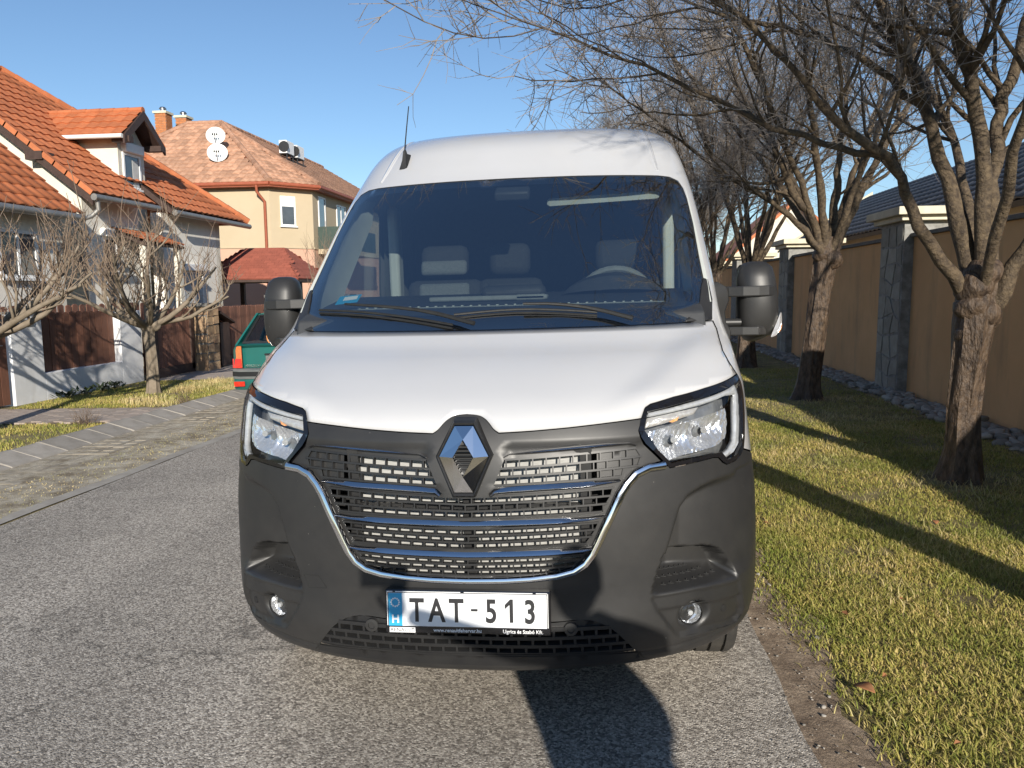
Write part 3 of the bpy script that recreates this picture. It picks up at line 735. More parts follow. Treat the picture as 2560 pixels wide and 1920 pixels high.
# --- number plate
def text(name, s, size, mat, parent, M4, sx=1, align='LEFT', thick=.0004, bold=0):
    cu = bpy.data.curves.new('t', 'FONT'); cu.body = s; cu.size = size; cu.align_x = align; cu.extrude = thick; cu.offset = bold; cu.resolution_u = 4
    to = bpy.data.objects.new('t', cu); COL.objects.link(to)
    dg = bpy.context.evaluated_depsgraph_get(); me = bpy.data.meshes.new_from_object(to.evaluated_get(dg))
    bpy.data.objects.remove(to); bpy.data.curves.remove(cu)
    me.transform(M4 @ Matrix.Diagonal((sx, 1, 1, 1))); me.name = name; me.materials.clear()
    return put(name, me, mat, parent)
PT = Matrix.Translation((0, -.030, .541)) @ Matrix.Rotation(R(90-4), 4, 'X')   # plate frame: x right, y up, z towards the viewer
def P4(x, y, z): return PT @ Matrix.Translation((x, y, z))
ph = MB(); ph.box((-.272, -.076, -.035), (.272, .066, 0), PT); pho = ph.build('plate_holder', M['gloss_black'], van, False, .004)
lp = MB(); lp.box((-.26, -.052, .0), (.26, .058, .003), PT); lpo = lp.build('number_plate', M['plate'], van, False, .002)
b = MB(); b.box((-.259, -.051, .0032), (-.214, .057, .0042), PT); b.build('country_band', M['plate_blue'], lpo)
st = MB()
for k in range(12):
    a = k*math.pi/6; st.box((-.0026, -.0026, 0), (.0026, .0026, .0006), P4(-.2365+.0135*math.cos(a), .027+.0135*math.sin(a), .0044) @ Matrix.Rotation(R(45), 4, 'Z'))
st.build('star_ring', M['white_print'], lpo)
text('country_letter', 'H', .036, M['white_print'], lpo, P4(-.2365, -.040, .0044), 1.0, 'CENTER', bold=.0012)
for ch, x in zip('TAT-513', (-.165, -.099, -.034, .025, .080, .141, .206)):
    if ch == '-':
        d = MB(); d.box((-.011, -.004, .0), (.011, .004, .0008), P4(x, .005, .0034)); d.build('plate_character', M['plate_print'], lpo)
    elif ch == '1':
        d = MB(); T_ = P4(x, -.034, .0034); d.prism([(-.001, 0, 0), (.0105, 0, 0), (.0105, .0765, 0), (.001, .0765, 0), (-.0165, .058, 0), (-.0165, .044, 0), (-.001, .058, 0)], (0, 0, .0008), T_); d.build('plate_character', M['plate_print'], lpo)
    else: text('plate_character', ch, .107, M['plate_print'], lpo, P4(x, -.034, .0034), .74, 'CENTER', bold=.0026)
fr = MB()
for (a, b_) in (((-.264, .061), (-.245, .0632)), ((-.236, .061), (-.02, .0632)), ((-.008, .061), (.215, .0632)), ((.226, .061), (.262, .0632)), ((-.2645, -.05), (-.2625, .061)), ((.2625, -.05), (.2645, .061))):
    fr.box((a[0], a[1], .0005), (b_[0], b_[1], .0035), PT)
fr.build('frame_line', M['white_print'], pho)
lb = MB(); lb.box((-.258, -.0735, .0004), (-.172, -.0565, .0016), PT); lbo = lb.build('dealer_label', M['white_print'], pho)
text('dealer_lettering', 'RENAULT', .0165, M['plate_print'], pho, P4(-.215, -.0705, .002), 1.12, 'CENTER')
text('dealer_lettering', 'www.renaultfehervar.hu', .0165, M['white_print'], pho, P4(-.032, -.0695, .0012), .98, 'CENTER', bold=.0003)
text('dealer_lettering', 'Ugrics és Szabó Kft.', .0165, M['white_print'], pho, P4(.182, -.0695, .0012), .98, 'CENTER', bold=.0003)

# --- windscreen, frit, cowl corners, wipers
wo_ = mir(WIND)
wind = patch('windscreen', wo_, [], .04, M['windscreen'], van, .002)
FR = [(0,2.118),(.45,2.115),(.74,2.108),(.80,2.095),(.832,2.06),(.844,2.0),(.852,1.86),(.850,1.70),(.842,1.58),(.828,1.515),(.795,1.490),(.55,1.482),(.3,1.480),(0,1.478)]
patch('screen_frit', wo_, [mir(FR)], .03, M['gloss_black'], wind, -.004)
ribbon('screen_seal', [(x, z) for x, z in mir(WIND[:11])[0:0]] or ([(-x, z) for x, z in WIND[:11]][::-1]+WIND[1:11]), .004, M['rubber'], wind, .001, prof=[(-1, -.004), (-1, .001), (1, .001), (1, -.004)])
for s in (1, -1):
    patch('cowl_corner', COWL, [], .014, M['plastic'], van, .007, sides=(s,), thick=.006)
def wiper(nm, blade, arm):
    w_ = MB(); P = resample(smooth_poly(blade, 1), .02, False); q = surf(P[:, 0], P[:, 1], np.full(len(P), .014)); w_.tube([tuple(p) for p in q], .0055, 6)
    q2 = surf(P[:, 0], P[:, 1]-.008, np.full(len(P), .007)); w_.tube([tuple(p) for p in q2], .005, 5)
    wo2 = w_.build(nm, M['rubber'], van, True)
    P = resample(smooth_poly(arm, 1), .03, False); q = surf(P[:, 0], P[:, 1], np.linspace(.034, .026, len(P))); MB().tube([tuple(p) for p in q], list(np.linspace(.005, .010, len(P))), 6).build('wiper_arm', M['rubber'], wo2, True)
wiper('wiper', [(-.16,1.467),(0,1.479),(.135,1.483),(.30,1.474),(.43,1.462)], [(.127,1.489),(.262,1.488),(.418,1.466),(.57,1.424)])
wiper('wiper', [(-.79,1.500),(-.60,1.491),(-.427,1.471),(-.285,1.450),(-.155,1.427)], [(-.654,1.509),(-.434,1.493),(-.277,1.474),(-.063,1.421)])
vg = patch('registration_sticker', [(-.735,1.535),(-.625,1.545),(-.612,1.580),(-.722,1.572)], [], .03, M['plate_blue'], wind, -.006)
patch('sticker_strip', [(-.700,1.552),(-.632,1.558),(-.628,1.574),(-.694,1.568)], [], .03, M['white_print'], wind, -.0052)

# --- antenna
q = surf(np.array([-.640]), np.array([2.300]), np.array([0.]))[0]
an = MB().loft([[(q[0]-.022, q[1]-.05, q[2]-.035), (q[0]+.022, q[1]-.05, q[2]-.035), (q[0]+.022, q[1]+.06, q[2]+.06), (q[0]-.022, q[1]+.06, q[2]+.06)],
    [(q[0]-.012, q[1]-.03, q[2]+.0), (q[0]+.012, q[1]-.03, q[2]+.0), (q[0]+.010, q[1]+.02, q[2]+.06), (q[0]-.010, q[1]+.02, q[2]+.06)],
    [(q[0]-.006, q[1]-.01, q[2]+.07), (q[0]+.006, q[1]-.01, q[2]+.07), (q[0]+.006, q[1]+.012, q[2]+.08), (q[0]-.006, q[1]+.012, q[2]+.08)]])
ao = an.build('antenna_base', M['rubber'], van, True)
MB().tube([(q[0], q[1], q[2]+.07), (q[0]+.004, q[1]+.05, q[2]+.20), (q[0]+.008, q[1]+.11, q[2]+.34)], [.004, .0034, .003], 6).build('antenna_rod', M['rubber'], van, True)

# --- mirrors
def mirror_part(s):
    before = set(bpy.data.objects)
    def ring(z, x0, x1, y0, y1, n=20):
        cx_, cy_, rx, ry = (x0+x1)/2, (y0+y1)/2, (x1-x0)/2, (y1-y0)/2; out = []
        for k in range(n):
            a = 2*math.pi*k/n; c, sn = math.cos(a), math.sin(a); e = .72
            out.append((s*(cx_+rx*math.copysign(abs(c)**e, c)), cy_+ry*math.copysign(abs(sn)**(.9 if sn < 0 else .5), sn), z))
        return out
    lv = [(1.674,1.135,1.19,1.33,1.38),(1.668,1.112,1.212,1.30,1.40),(1.645,1.090,1.236,1.275,1.41),(1.60,1.079,1.248,1.258,1.415),(1.54,1.077,1.257,1.25,1.415),(1.48,1.077,1.262,1.25,1.415),(1.42,1.079,1.263,1.256,1.412),(1.37,1.085,1.255,1.268,1.408),(1.335,1.096,1.230,1.285,1.40),(1.312,1.112,1.185,1.31,1.39),(1.303,1.13,1.16,1.33,1.37)]
    mo = MB().loft([ring(*l) for l in lv]).build('mirror', M['plastic'], van, True)
    MB().box((min(s*1.095, s*1.245), 1.413, 1.34), (max(s*1.095, s*1.245), 1.419, 1.65)).build('mirror_glass', M['chrome'], mo)
    # arms wrap the front of the housing
    def arm(z0, z1, x1, yb):
        pts = [(.965, 1.30), (1.03, 1.262), (1.09, yb), (1.16, yb-.006), (x1, yb+.006), (x1+.03, yb+.03)]
        rg = [[(s*x, y, z0), (s*x, y, z1), (s*x, y+.045, z1), (s*x, y+.045, z0)] for x, y in pts]
        MB().loft(rg).build('mirror_arm', M['plastic'], mo, False, .006)
    arm(1.514, 1.562, 1.205, 1.238); arm(1.336, 1.377, 1.17, 1.247)
    rg = [[(s*.955, 1.22, z0), (s*x1, 1.25, z0), (s*x1, 1.40, z0), (s*.955, 1.44, z0)] for z0, x1 in ((1.585, .975), (1.56, 1.02), (1.50, 1.030), (1.45, 1.012), (1.40, 1.016), (1.36, 1.04), (1.30, 1.035), (1.285, .985))]
    MB().loft(rg).build('mirror_bracket', M['plastic'], mo, True, .006)
    MB().tube([(s*1.0, 1.30, 1.395), (s*1.09, 1.30, 1.395)], [.022, .018], 10).build('mirror_pivot', M['plastic'], mo, True)
    ln_ = [(s*1.268, 1.30, 1.437), (s*1.2665, 1.285, 1.40), (s*1.258, 1.278, 1.362), (s*1.238, 1.276, 1.334), (s*1.222, 1.282, 1.327), (s*1.238, 1.30, 1.334), (s*1.262, 1.315, 1.365), (s*1.270, 1.32, 1.40)]
    if s < 0: ln_ = [(x, y+.07, z) for x, y, z in ln_]
    il = MB().prism(ln_, (s*.004, -.006, -.002)).build('mirror_indicator', M['clear_ribbed'], mo)
    MB().prism([(s*x, y+(.07 if s < 0 else 0), z) for x, y, z in ((1.2675, 1.282, 1.385), (1.262, 1.276, 1.362), (1.252, 1.274, 1.348), (1.262, 1.288, 1.358), (1.270, 1.295, 1.38))], (s*.004, -.008, -.002)).build('indicator_bulb', M['amber'], mo)
mirror_part(1); mirror_part(-1)
[setattr(o, 'location', (.035, 0, 0)) for o in bpy.data.objects if o.name.startswith('mirror') and o.parent == van and o.name == 'mirror.001']

# --- wheels
for s in (1, -1):
    for y in (.93, 4.35):
        T_ = Matrix.Translation((s*.865, y, .352)) @ Matrix.Rotation(R(90), 4, 'Y')
        w_ = .1125; pr = [(.20, -w_), (.30, -w_), (.335, -w_*.92), (.348, -w_*.75)]
        for g in (-.055, 0, .055): pr += [(.350, g-.012), (.350, g-.006), (.340, g-.005), (.340, g+.005), (.350, g+.006)]
        pr += [(.348, w_*.75), (.335, w_*.92), (.30, w_), (.20, w_)]
        wh = MB().lathe(pr, 40, T_).build('wheel', M['tyre'], van, True)
        MB().lathe([(.205, -.09), (.20, .09), (.15, .06), (.05, .07), (.0, .07)], 24, T_ if s > 0 else T_ @ Matrix.Rotation(math.pi, 4, 'X')).build('rim', M['steel'], wh, True)
    MB().loft([[(s*xk, .93+.395*math.cos(a), .37+.395*math.sin(a)) for a in np.linspace(0, math.pi, 20)] for xk in (.74, .955)], closed=False, caps=False).build('wheel_liner', M['plastic2'], van, True)

# --- cab interior
pr = [(.80,1.36),(.86,1.465),(.98,1.500),(1.15,1.515),(1.30,1.545),(1.50,1.562),(1.58,1.545),(1.60,1.36),(1.62,1.0)]
MB().prism([(-.87, y, z) for y, z in pr], (1.74, 0, 0)).build('dashboard', M['interior'], van, False, .01)
mb = MB()
for k in range(34): mb.box((-.66+k*.04, 1.05, 1.507), (-.650+k*.04, 1.065, 1.513))
mb.build('defroster_vent', M['interior_pale'], van); MB().box((-.70, 1.03, 1.500), (.72, 1.085, 1.509)).build('defroster_strip', M['interior_mid'], van)
def rbox(name, c, h, mat, par, tilt=0, b=.03):
    return MB().box((-h[0], -h[1], -h[2]), (h[0], h[1], h[2]), Matrix.Translation(c) @ Matrix.Rotation(tilt, 4, 'X')).build(name, mat, par, True, b)
cl = [[(x, 1.28+.28*math.cos(a)*0+dy, 1.545+h*math.sin(math.pi*t)**.6) for t, x in [(i/14, .26+.50*i/14) for i in range(15)] for a in (0,)] for dy, h in ((0, .02), (.05, .085), (.25, .105), (.32, .10))]
mb = MB()
for k in range(3): mb.add(cl[k]+cl[k+1], [(i, i+1, i+16, i+15) for i in range(14)])
mb.build('instrument_hood', M['interior'], van, True)
rbox('centre_screen', (.02, 1.42, 1.565), (.16, .05, .035), M['interior'], van)
rbox('dash_tray', (-.08, 1.26, 1.540), (.28, .06, .012), M['interior_mid'], van, 0, .008); rbox('dash_tray', (.12, 1.26, 1.540), (.07, .06, .014), M['interior_mid'], van, 0, .008)
wt = Matrix.Translation((.52, 1.66, 1.50)) @ Matrix.Rotation(R(-62), 4, 'X')
pts = [tuple(wt @ Vector((.19*math.cos(a), .19*math.sin(a), 0))) for a in np.linspace(0, 2*math.pi, 33)]
sw = MB().tube(pts, .017, 8, False).build('steering_wheel', M['interior_mid'], van, True)
mb = MB(); mb.box((-.17, -.02, -.01), (.17, .02, .01), wt); mb.box((-.07, -.08, -.015), (.07, .05, .015), wt); mb.build('wheel_spokes', M['interior'], sw)
def seat(x, w, sunlit=True):
    so = rbox('seat', (x, 2.28, 1.32), (w, .06, .335), M['seat_dark'], van, R(-10), .05)
    rbox('seat_panel', (x, 2.225, 1.335), (w*.66, .02, .30), M['seat' if sunlit else 'seat_dark'], so, R(-10), .02)  # paler panel paints in the sun on the passenger seat
    rbox('headrest', (x, 2.33, 1.765), (w*.62, .05, .095), M['seat_dark'], so, R(-6), .045)
    if sunlit: rbox('headrest_sunlit', (x, 2.285, 1.725), (w*.60, .022, .045), M['seat'], so, R(-14), .02)  # pale strip, colour stands in for sunlight on the lower headrest
seat(-.50, .235); seat(-.10, .20, False); seat(.56, .235, False)
vi = MB().loft([[(.165, 1.86, 2.03), (.165, 1.86, 2.052), (.165, 1.88, 2.052), (.165, 1.88, 2.03)], [(.18, 1.85, 2.020), (.18, 1.85, 2.060), (.18, 1.885, 2.060), (.18, 1.885, 2.020)], [(.745, 1.86, 2.038), (.745, 1.86, 2.078), (.745, 1.89, 2.078), (.745, 1.89, 2.038)], [(.762, 1.87, 2.045), (.762, 1.87, 2.07), (.762, 1.89, 2.07), (.762, 1.89, 2.045)]])
vi.build('sun_visor', M['interior_pale'], van, True)
rbox('mirror_camera', (0, 1.66, 2.07), (.09, .04, .025), M['interior'], van, R(30), .012)
for s in (1, -1):
    zs = [1.50, 1.60, 1.72, 1.86, 1.98, 2.06, 2.10]; rg = []
    for z in zs:
        f_ = float(F(.862, z)); x1 = float(fW(z))-.045; k = 1 if z < 2.0 else .7
        rg.append([(s*.856, f_+.03, z), (s*.868, f_+.13*k, z), (s*.834, f_+.32*k, z), (s*x1, f_+.36*k, z), (s*x1, f_+.03, z)])
    MB().loft(rg).build('pillar_trim', M['interior_pale'], van, True)
    rbox('door_pillar', (s*.86, 2.52, 1.62), (.035, .06, .50), M['interior_pale'], van, 0, .02)
    rbox('door_card', (s*.90, 1.9, 1.25), (.02, .55, .22), M['interior'], van, 0, .015)
# ------------------------------------------------------------------ right side: wall, pillars, pebbles
M['ochre'] = pm('ochre_render', (.74, .44, .21), .9, 0, (.64, .37, .17), .9, bump=.25, bs=160, bd=.004)
def stain(ma, col, sc, st, lo, hi, amt):
    t = ma.node_tree; b = t.nodes['Principled BSDF']; src = b.inputs['Base Color'].links[0].from_socket
    f = ramp(t, noise(t, sc, 6, .68, stretch=st), [(lo, 0.0), (hi, amt)]); t.links.new(mixc(t, f, src, col), b.inputs['Base Color'])
stain(M['ochre'], (.30, .20, .12), 2.2, (1, 1, .22), .52, .74, .5); stain(M['ochre'], (.80, .60, .40), 1.1, (1, 1, 1), .6, .8, .3)
M['coping'] = pm('grey_coping', (.17, .165, .155), .85, 0, (.12, .115, .105), 6, bump=.3, bs=60)
M['cream_cap'] = pm('cream_cap', (.68, .62, .47), .85, 0, (.56, .50, .37), 5, bump=.2, bs=60)
M['mortar'] = pm('mortar', (.34, .335, .315), .95, 0, (.19, .185, .17), 8, bump=.4, bs=70)
M['stone'] = pm('field_stone', (.36, .345, .30), .85, 0, (.28, .265, .215), 6, bump=.4, bs=50, rnd=.22)
M['pebble'] = pm('pebble', (.36, .33, .29), .8, 0, (.27, .25, .215), 9, rnd=.45, bump=.2, bs=60)
M['galv'] = pm('galvanised', (.42, .43, .44), .45, .8, (.34, .35, .36), 9)
def wall_run(x, y0, y1, h, mat, label, th=.25, cop=True):
    w_ = empty('boundary_wall', (x, (y0+y1)/2, gz(x)))
    yc = (y0+y1)/2
    MB().box((0, y0-yc, -.3), (th, y1-yc, h), ).build('rendered_wall', mat, w_)
    if cop: MB().box((-.05, y0-yc, h+.002), (th+.05, y1-yc, h+.055)).build('coping', M['coping'], w_, False, .006)
    return tag(w_, label, 'wall', 'ochre wall panels')
PIL = [5.1, 11.75, 18.4, 25.05, 31.7, 38.35]
def stone_face(par, w, h, nx, nz, xf, seed):
    rg = random.Random(seed); pts = {}
    for i in range(nx+1):
        for j in range(nz+1):
            a = -w/2+w*i/nx; b = h*j/nz
            if 0 < i < nx: a += rg.uniform(-.3, .3)*w/nx
            if 0 < j < nz: b += rg.uniform(-.3, .3)*h/nz
            pts[i, j] = (a, b)
    for i in range(nx):
        for j in range(nz):
            q = [pts[i, j], pts[i+1, j], pts[i+1, j+1], pts[i, j+1]]; c = (sum(p[0] for p in q)/4, sum(p[1] for p in q)/4)
            poly = []
            for k in range(4):
                a = q[k]; b = q[(k+1) % 4]; m_ = ((a[0]+b[0])/2+rg.uniform(-.02, .02), (a[1]+b[1])/2+rg.uniform(-.02, .02))
                for p in (a, m_): poly.append((c[0]+(p[0]-c[0])*.86, c[1]+(p[1]-c[1])*.88))
            t = rg.uniform(.005, .012)
            mb = MB().prism([(xf, y, z) for y, z in poly], (-t, 0, 0)); o = mb.build('stone', M['stone'], par)
for k, y in enumerate(PIL):
    p_ = empty('stone_pillar', (4.12, y, gz(4.2)))
    MB().box((0, -.44, -.3), (.95, .44, 2.38)).build('pillar_core', M['mortar'], p_)
    if k < 3: stone_face(p_, .84, 2.34, 3, 9, -.001, 10+k)
    MB().box((-.08, -.56, 2.382), (1.07, .56, 2.45)).build('pillar_cap', M['cream_cap'], p_, False, .008)
    MB().box((-.16, -.66, 2.452), (1.15, .66, 2.56)).build('pillar_cap', M['cream_cap'], p_, False, .01)
    where = ['beside the right picture edge', 'between the two nearest tree trunks', 'behind the van mirror', 'fourth', 'fifth', 'sixth'][k]
    lab = ['grey stone-clad pillar at the near end of the ochre wall', 'grey stone-clad wall pillar with cream cap between the two nearest trees', 'grey stone-clad wall pillar with cream cap just right of the van mirror', 'distant cream-capped wall pillar behind the far tree trunks'][min(k, 3)]
    tag(p_, lab, 'pillar', 'pillars of the ochre wall')
ends = [-12]+PIL+[60]
wl = ['ochre rendered wall panel beyond the right picture edge', 'long ochre rendered wall panel behind the nearest tree trunk', 'ochre rendered wall panel behind the second tree trunk', 'ochre rendered wall panel seen past the van mirror'] + ['far ochre rendered wall panel at the end of the row']*3
for k in range(len(ends)-1):
    wall_run(4.25, ends[k]+(.44 if k else 0)-.002, ends[k+1]-.442, 2.16, M['ochre'], wl[k])
# pebbles along the foot of the wall
def pebble_mesh(seed):
    bm = bmesh.new(); bmesh.ops.create_icosphere(bm, subdivisions=2, radius=1); rg = random.Random(seed)
    ax = [Vector((rg.uniform(-1, 1), rg.uniform(-1, 1), rg.uniform(-1, 1))).normalized() for _ in range(4)]
    for v in bm.verts:
        s = 1+sum(.13*math.sin(3*v.co.dot(a)+i) for i, a in enumerate(ax)); v.co = Vector((v.co.x*1.25, v.co.y*.95, v.co.z*.62))*s
    for f in bm.faces: f.smooth = True
    me = bpy.data.meshes.new('pebble'); bm.to_mesh(me); bm.free(); me.materials.append(M['pebble']); return me
pms = [pebble_mesh(s) for s in range(7)]
peb = sheet('pebble_strip', 3.70, 4.25, -8, 50, .006, M['dirt'])
plist = []
rp = random.Random(3)
for y in np.arange(3.0, 34, .070):
    for x in (3.78, 3.87, 3.96, 4.04, 4.12):
        if rp.random() < (.88 if x > 3.85 else .6): plist.append((x+rp.uniform(-.05, .05), y+rp.uniform(-.05, .05), rp.uniform(.030, .062)))
plist.sort(key=lambda p: p[0]**2+p[1]**2 if p[1] > 7.4 else 900)
Vr = []; Fr = []; nb = 0
for k, (x, y, r_) in enumerate(plist):
    z = gz(x)+r_*.35+.006; rot = (rp.uniform(-.4, .4), rp.uniform(-.4, .4), rp.uniform(0, 6.28))
    if k < 290:
        o = bpy.data.objects.new('pebble', pms[k % 7]); COL.objects.link(o); o.parent = peb; o.location = (x, y, z); o.rotation_euler = rot; o.scale = (r_,)*3
    else:
        me = pms[k % 7]; Mx = Matrix.Translation((x, y, z)) @ Matrix.Rotation(rot[2], 4, 'Z') @ Matrix.Scale(r_, 4)
        Vr += [tuple(Mx @ v.co) for v in me.vertices]; Fr += [tuple(i+nb for i in p.vertices) for p in me.polygons]; nb += len(me.vertices)
tag(put('pebble_rest', fast_mesh('pebble_rest', np.array(Vr), np.array(Fr)), M['pebble'], peb, True), kind='stuff')

# ------------------------------------------------------------------ grass
def grass_mat(name, a, b_, c):
    ma, t, bs, o = nodes(name)
    g = N(t, 'ShaderNodeNewGeometry')
    r1 = ramp(t, g.outputs['Random Per Island'], [(0, a), (.5, b_), (1, c)])
    big = ramp(t, noise(t, 1.7, 4, .6), [(.35, (.62, .72, .45)), (.65, (1.25, 1.12, 1.0))])
    t.links.new(mixc(t, 1.0, r1, big, 'MULTIPLY'), bs.inputs['Base Color']); bs.inputs['Roughness'].default_value = .7
    bs.inputs['Specular IOR Level'].default_value = .25
    tl = N(t, 'ShaderNodeBsdfTranslucent'); t.links.new(r1, tl.inputs[0]); mx = N(t, 'ShaderNodeMixShader'); mx.inputs[0].default_value = .25
    t.links.new(bs.outputs[0], mx.inputs[1]); t.links.new(tl.outputs[0], mx.inputs[2]); t.links.new(mx.outputs[0], o.inputs[0])
    return ma
M['grass'] = grass_mat('grass', (.24, .285, .07), (.42, .385, .12), (.62, .51, .25))
M['straw'] = grass_mat('straw', (.50, .41, .21), (.62, .53, .30), (.72, .64, .40))
def vnoise(x, y, s, seed):
    r = np.random.default_rng(seed); G = r.random((64, 64)); X = x*s; Y = y*s
    xi = np.floor(X).astype(int); yi = np.floor(Y).astype(int); fx = X-xi; fy_ = Y-yi; fx = fx*fx*(3-2*fx); fy_ = fy_*fy_*(3-2*fy_)
    g = lambda i, j: G[i % 64, j % 64]
    return (g(xi, yi)*(1-fx)+g(xi+1, yi)*fx)*(1-fy_)+(g(xi, yi+1)*(1-fx)+g(xi+1, yi+1)*fx)*fy_
def blades(name, x, y, h, mat, label, cat, rs, lean=.9, wid=.0022, z0=0.):
    n = len(x); a = rs.random(n)*6.283; l = h*rs.uniform(.35, 1, n)*lean; w = wid*rs.uniform(.7, 1.5, n)
    z = SL*(np.clip(x, -14, 9)+.443)+z0; dx, dy = np.cos(a), np.sin(a); b = a+1.57+rs.normal(0, .4, n); wx, wy = np.cos(b)*w, np.sin(b)*w
    V = np.stack([np.stack([x-wx, y-wy, z-.004], -1), np.stack([x+wx, y+wy, z-.004], -1),
        np.stack([x+dx*l*.42+wx*.8, y+dy*l*.42+wy*.8, z+h*.62], -1), np.stack([x+dx*l*.42-wx*.8, y+dy*l*.42-wy*.8, z+h*.62], -1),
        np.stack([x+dx*l, y+dy*l, z+h*rs.uniform(.75, 1.0, n)], -1)], 1).reshape(-1, 3)
    i = np.arange(n)[:, None]*5
    T = np.concatenate([i+np.array([[0, 1, 2]]), i+np.array([[0, 2, 3]]), i+np.array([[3, 2, 4]])], 0)
    o = put(name, fast_mesh(name, V, T), mat); return tag(o, label, cat, kind='stuff')
rs = np.random.default_rng(11)
def lawn(n, x0, x1, y0, y1):
    return rs.uniform(x0, x1, n), rs.uniform(y0, y1, n)
X, Y = [], []
for n, y0, y1 in ((130000, 2.0, 5.0), (80000, 5.0, 9.0), (44000, 9, 15), (16000, 15, 24)):
    a, b = lawn(n, .72, 3.80, y0, y1); X.append(a); Y.append(b)
X = np.concatenate(X); Y = np.concatenate(Y)
edge = .69+.12*vnoise(X*0+3, Y, 2.6, 1)+.16*vnoise(X*0+9, Y, .8, 2)
dens = np.clip((X-edge)/.22, 0, 1)*np.clip(1.5*vnoise(X, Y, 2.6, 4)+.7*vnoise(X, Y, 9, 5)-.25, .06, 1)
tr = np.ones_like(X)
for ty in (6.31, 10.9, 15.44): tr = np.minimum(tr, np.clip((np.hypot(X-2.8, Y-ty)-.22)/.25, 0, 1))
k = rs.random(len(X)) < dens*tr
X, Y = X[k], Y[k]
H = rs.uniform(.011, .030, len(X))*(.75+.6*vnoise(X, Y, 1.6, 6))
blades('lawn_grass', X, Y, H, M['grass'], 'short yellow-green winter grass between the road and the ochre wall', 'grass', rs, 1.6)
a, b = lawn(26000, .82, 3.7, 2.0, 11); kk = rs.random(len(a)) < np.clip(2.2*vnoise(a, b, 2.1, 8)-.75, 0, 1)*np.clip((a-.85)/.3, .15, 1); a, b = a[kk], b[kk]
blades('dry_grass', a, b, rs.uniform(.02, .06, len(a)), M['straw'], 'dry straw-coloured blades scattered through the right lawn', 'grass', rs, 1.5, .0018)
# left verge
a, b = lawn(60000, -9.1, -6.12, 6.0, 14.6); kk = ~((b > 9.38) & (b < 10.86)); kk &= rs.random(len(a)) < np.clip(1.4*vnoise(a, b, 1.9, 12)-.1, .1, 1); a, b = a[kk], b[kk]
blades('verge_grass', a, b, rs.uniform(.018, .05, len(a)), M['grass'], 'short patchy grass on the verge in front of the left fence', 'grass', rs, .9, .0035)
a, b = lawn(9000, -7.6, -6.15, 10.9, 14.4); kk = rs.random(len(a)) < np.clip(2.4*vnoise(a, b, 1.3, 15)-.7, 0, 1); a, b = a[kk], b[kk]
blades('dry_tufts', a, b, rs.uniform(.05, .13, len(a)), M['straw'], 'pale dry grass tufts beside the left kerb near the green car', 'grass', rs, .8, .0035)
a, b = lawn(2500, -5.1, -4.4, 4.5, 12); 
blades('verge_weeds', a, b, rs.uniform(.008, .022, len(a)), M['straw'], 'short dead weeds in the gravel strip beside the road', 'weeds', rs, 1.2, .003)

# ------------------------------------------------------------------ bare trees
M['bark'] = pm('bark', (.032, .020, .013), .55, 0, (.115, .076, .047), 26, .36, .62, bump=1.0, bs=30, bd=.03, stretch=(1, 1, .42))
M['bark2'] = pm('limb_bark', (.046, .032, .021), .8, 0, (.145, .105, .062), 24, .34, .66, bump=1.0, bs=38, bd=.02)
M['twig'] = pm('twig', (.20, .165, .14), .75, 0, (.32, .28, .24), 5)
M['bark_pale'] = pm('pale_bark', (.24, .195, .145), .85, 0, (.17, .135, .095), 8, bump=.5, bs=40, bd=.01)
M['twig_pale'] = pm('pale_twig', (.25, .185, .13), .75, 0, (.17, .12, .085), 6)
class Tubes:
    def __init__(self): self.V = []; self.Q = []; self.n = 0
    def add(self, P, rad, n):
        P = np.asarray(P, float); k = len(P); t = np.gradient(P, axis=0); t /= np.linalg.norm(t, axis=1, keepdims=True)+1e-9
        ref = np.array([.31, .95, .05]) if abs(t[:, 2]).mean() > .6 else np.array([.1, .2, .97])
        a = np.cross(t, ref); a /= np.linalg.norm(a, axis=1, keepdims=True)+1e-9; b = np.cross(t, a)
        w = np.arange(n)*2*np.pi/n; r = np.asarray(rad, float)[:, None, None]
        V = P[:, None]+(a[:, None]*np.cos(w)[None, :, None]+b[:, None]*np.sin(w)[None, :, None])*r
        i = np.arange(k-1)[:, None]*n; j = np.arange(n)[None]; jn = (j+1) % n
        self.Q.append(np.stack([i+j, i+jn, i+n+jn, i+n+j], -1).reshape(-1, 4)+self.n); self.V.append(V.reshape(-1, 3)); self.n += k*n
    def build(self, name, mat, par, smooth=True):
        if not self.V: return None
        return put(name, fast_mesh(name, np.concatenate(self.V), np.concatenate(self.Q)), mat, par, smooth)
def bez(P, m):
    P = np.asarray(P, float); k = len(P); t = np.linspace(0, k-1, m); i = np.clip(t.astype(int), 0, k-2); f = (t-i)[:, None]
    a = P[np.maximum(i-1, 0)]; b = P[i]; c = P[i+1]; d = P[np.minimum(i+2, k-1)]
    return .5*((2*b)+(-a+c)*f+(2*a-5*b+4*c-d)*f*f+(-a+3*b-3*c+d)*f**3)
def wander(rg, p, d, L, n, up, jit):
    P = [p]; d = d/np.linalg.norm(d)
    for _ in range(n):
        d = d+rg.normal(0, jit, 3)+np.array([0, 0, up]); d /= np.linalg.norm(d); P.append(P[-1]+d*L/n)
    return np.array(P)
def side_dir(rg, t, ang):
    r = rg.normal(0, 1, 3); s = np.cross(t, r); s /= np.linalg.norm(s)+1e-9
    return t*math.cos(ang)+s*math.sin(ang)
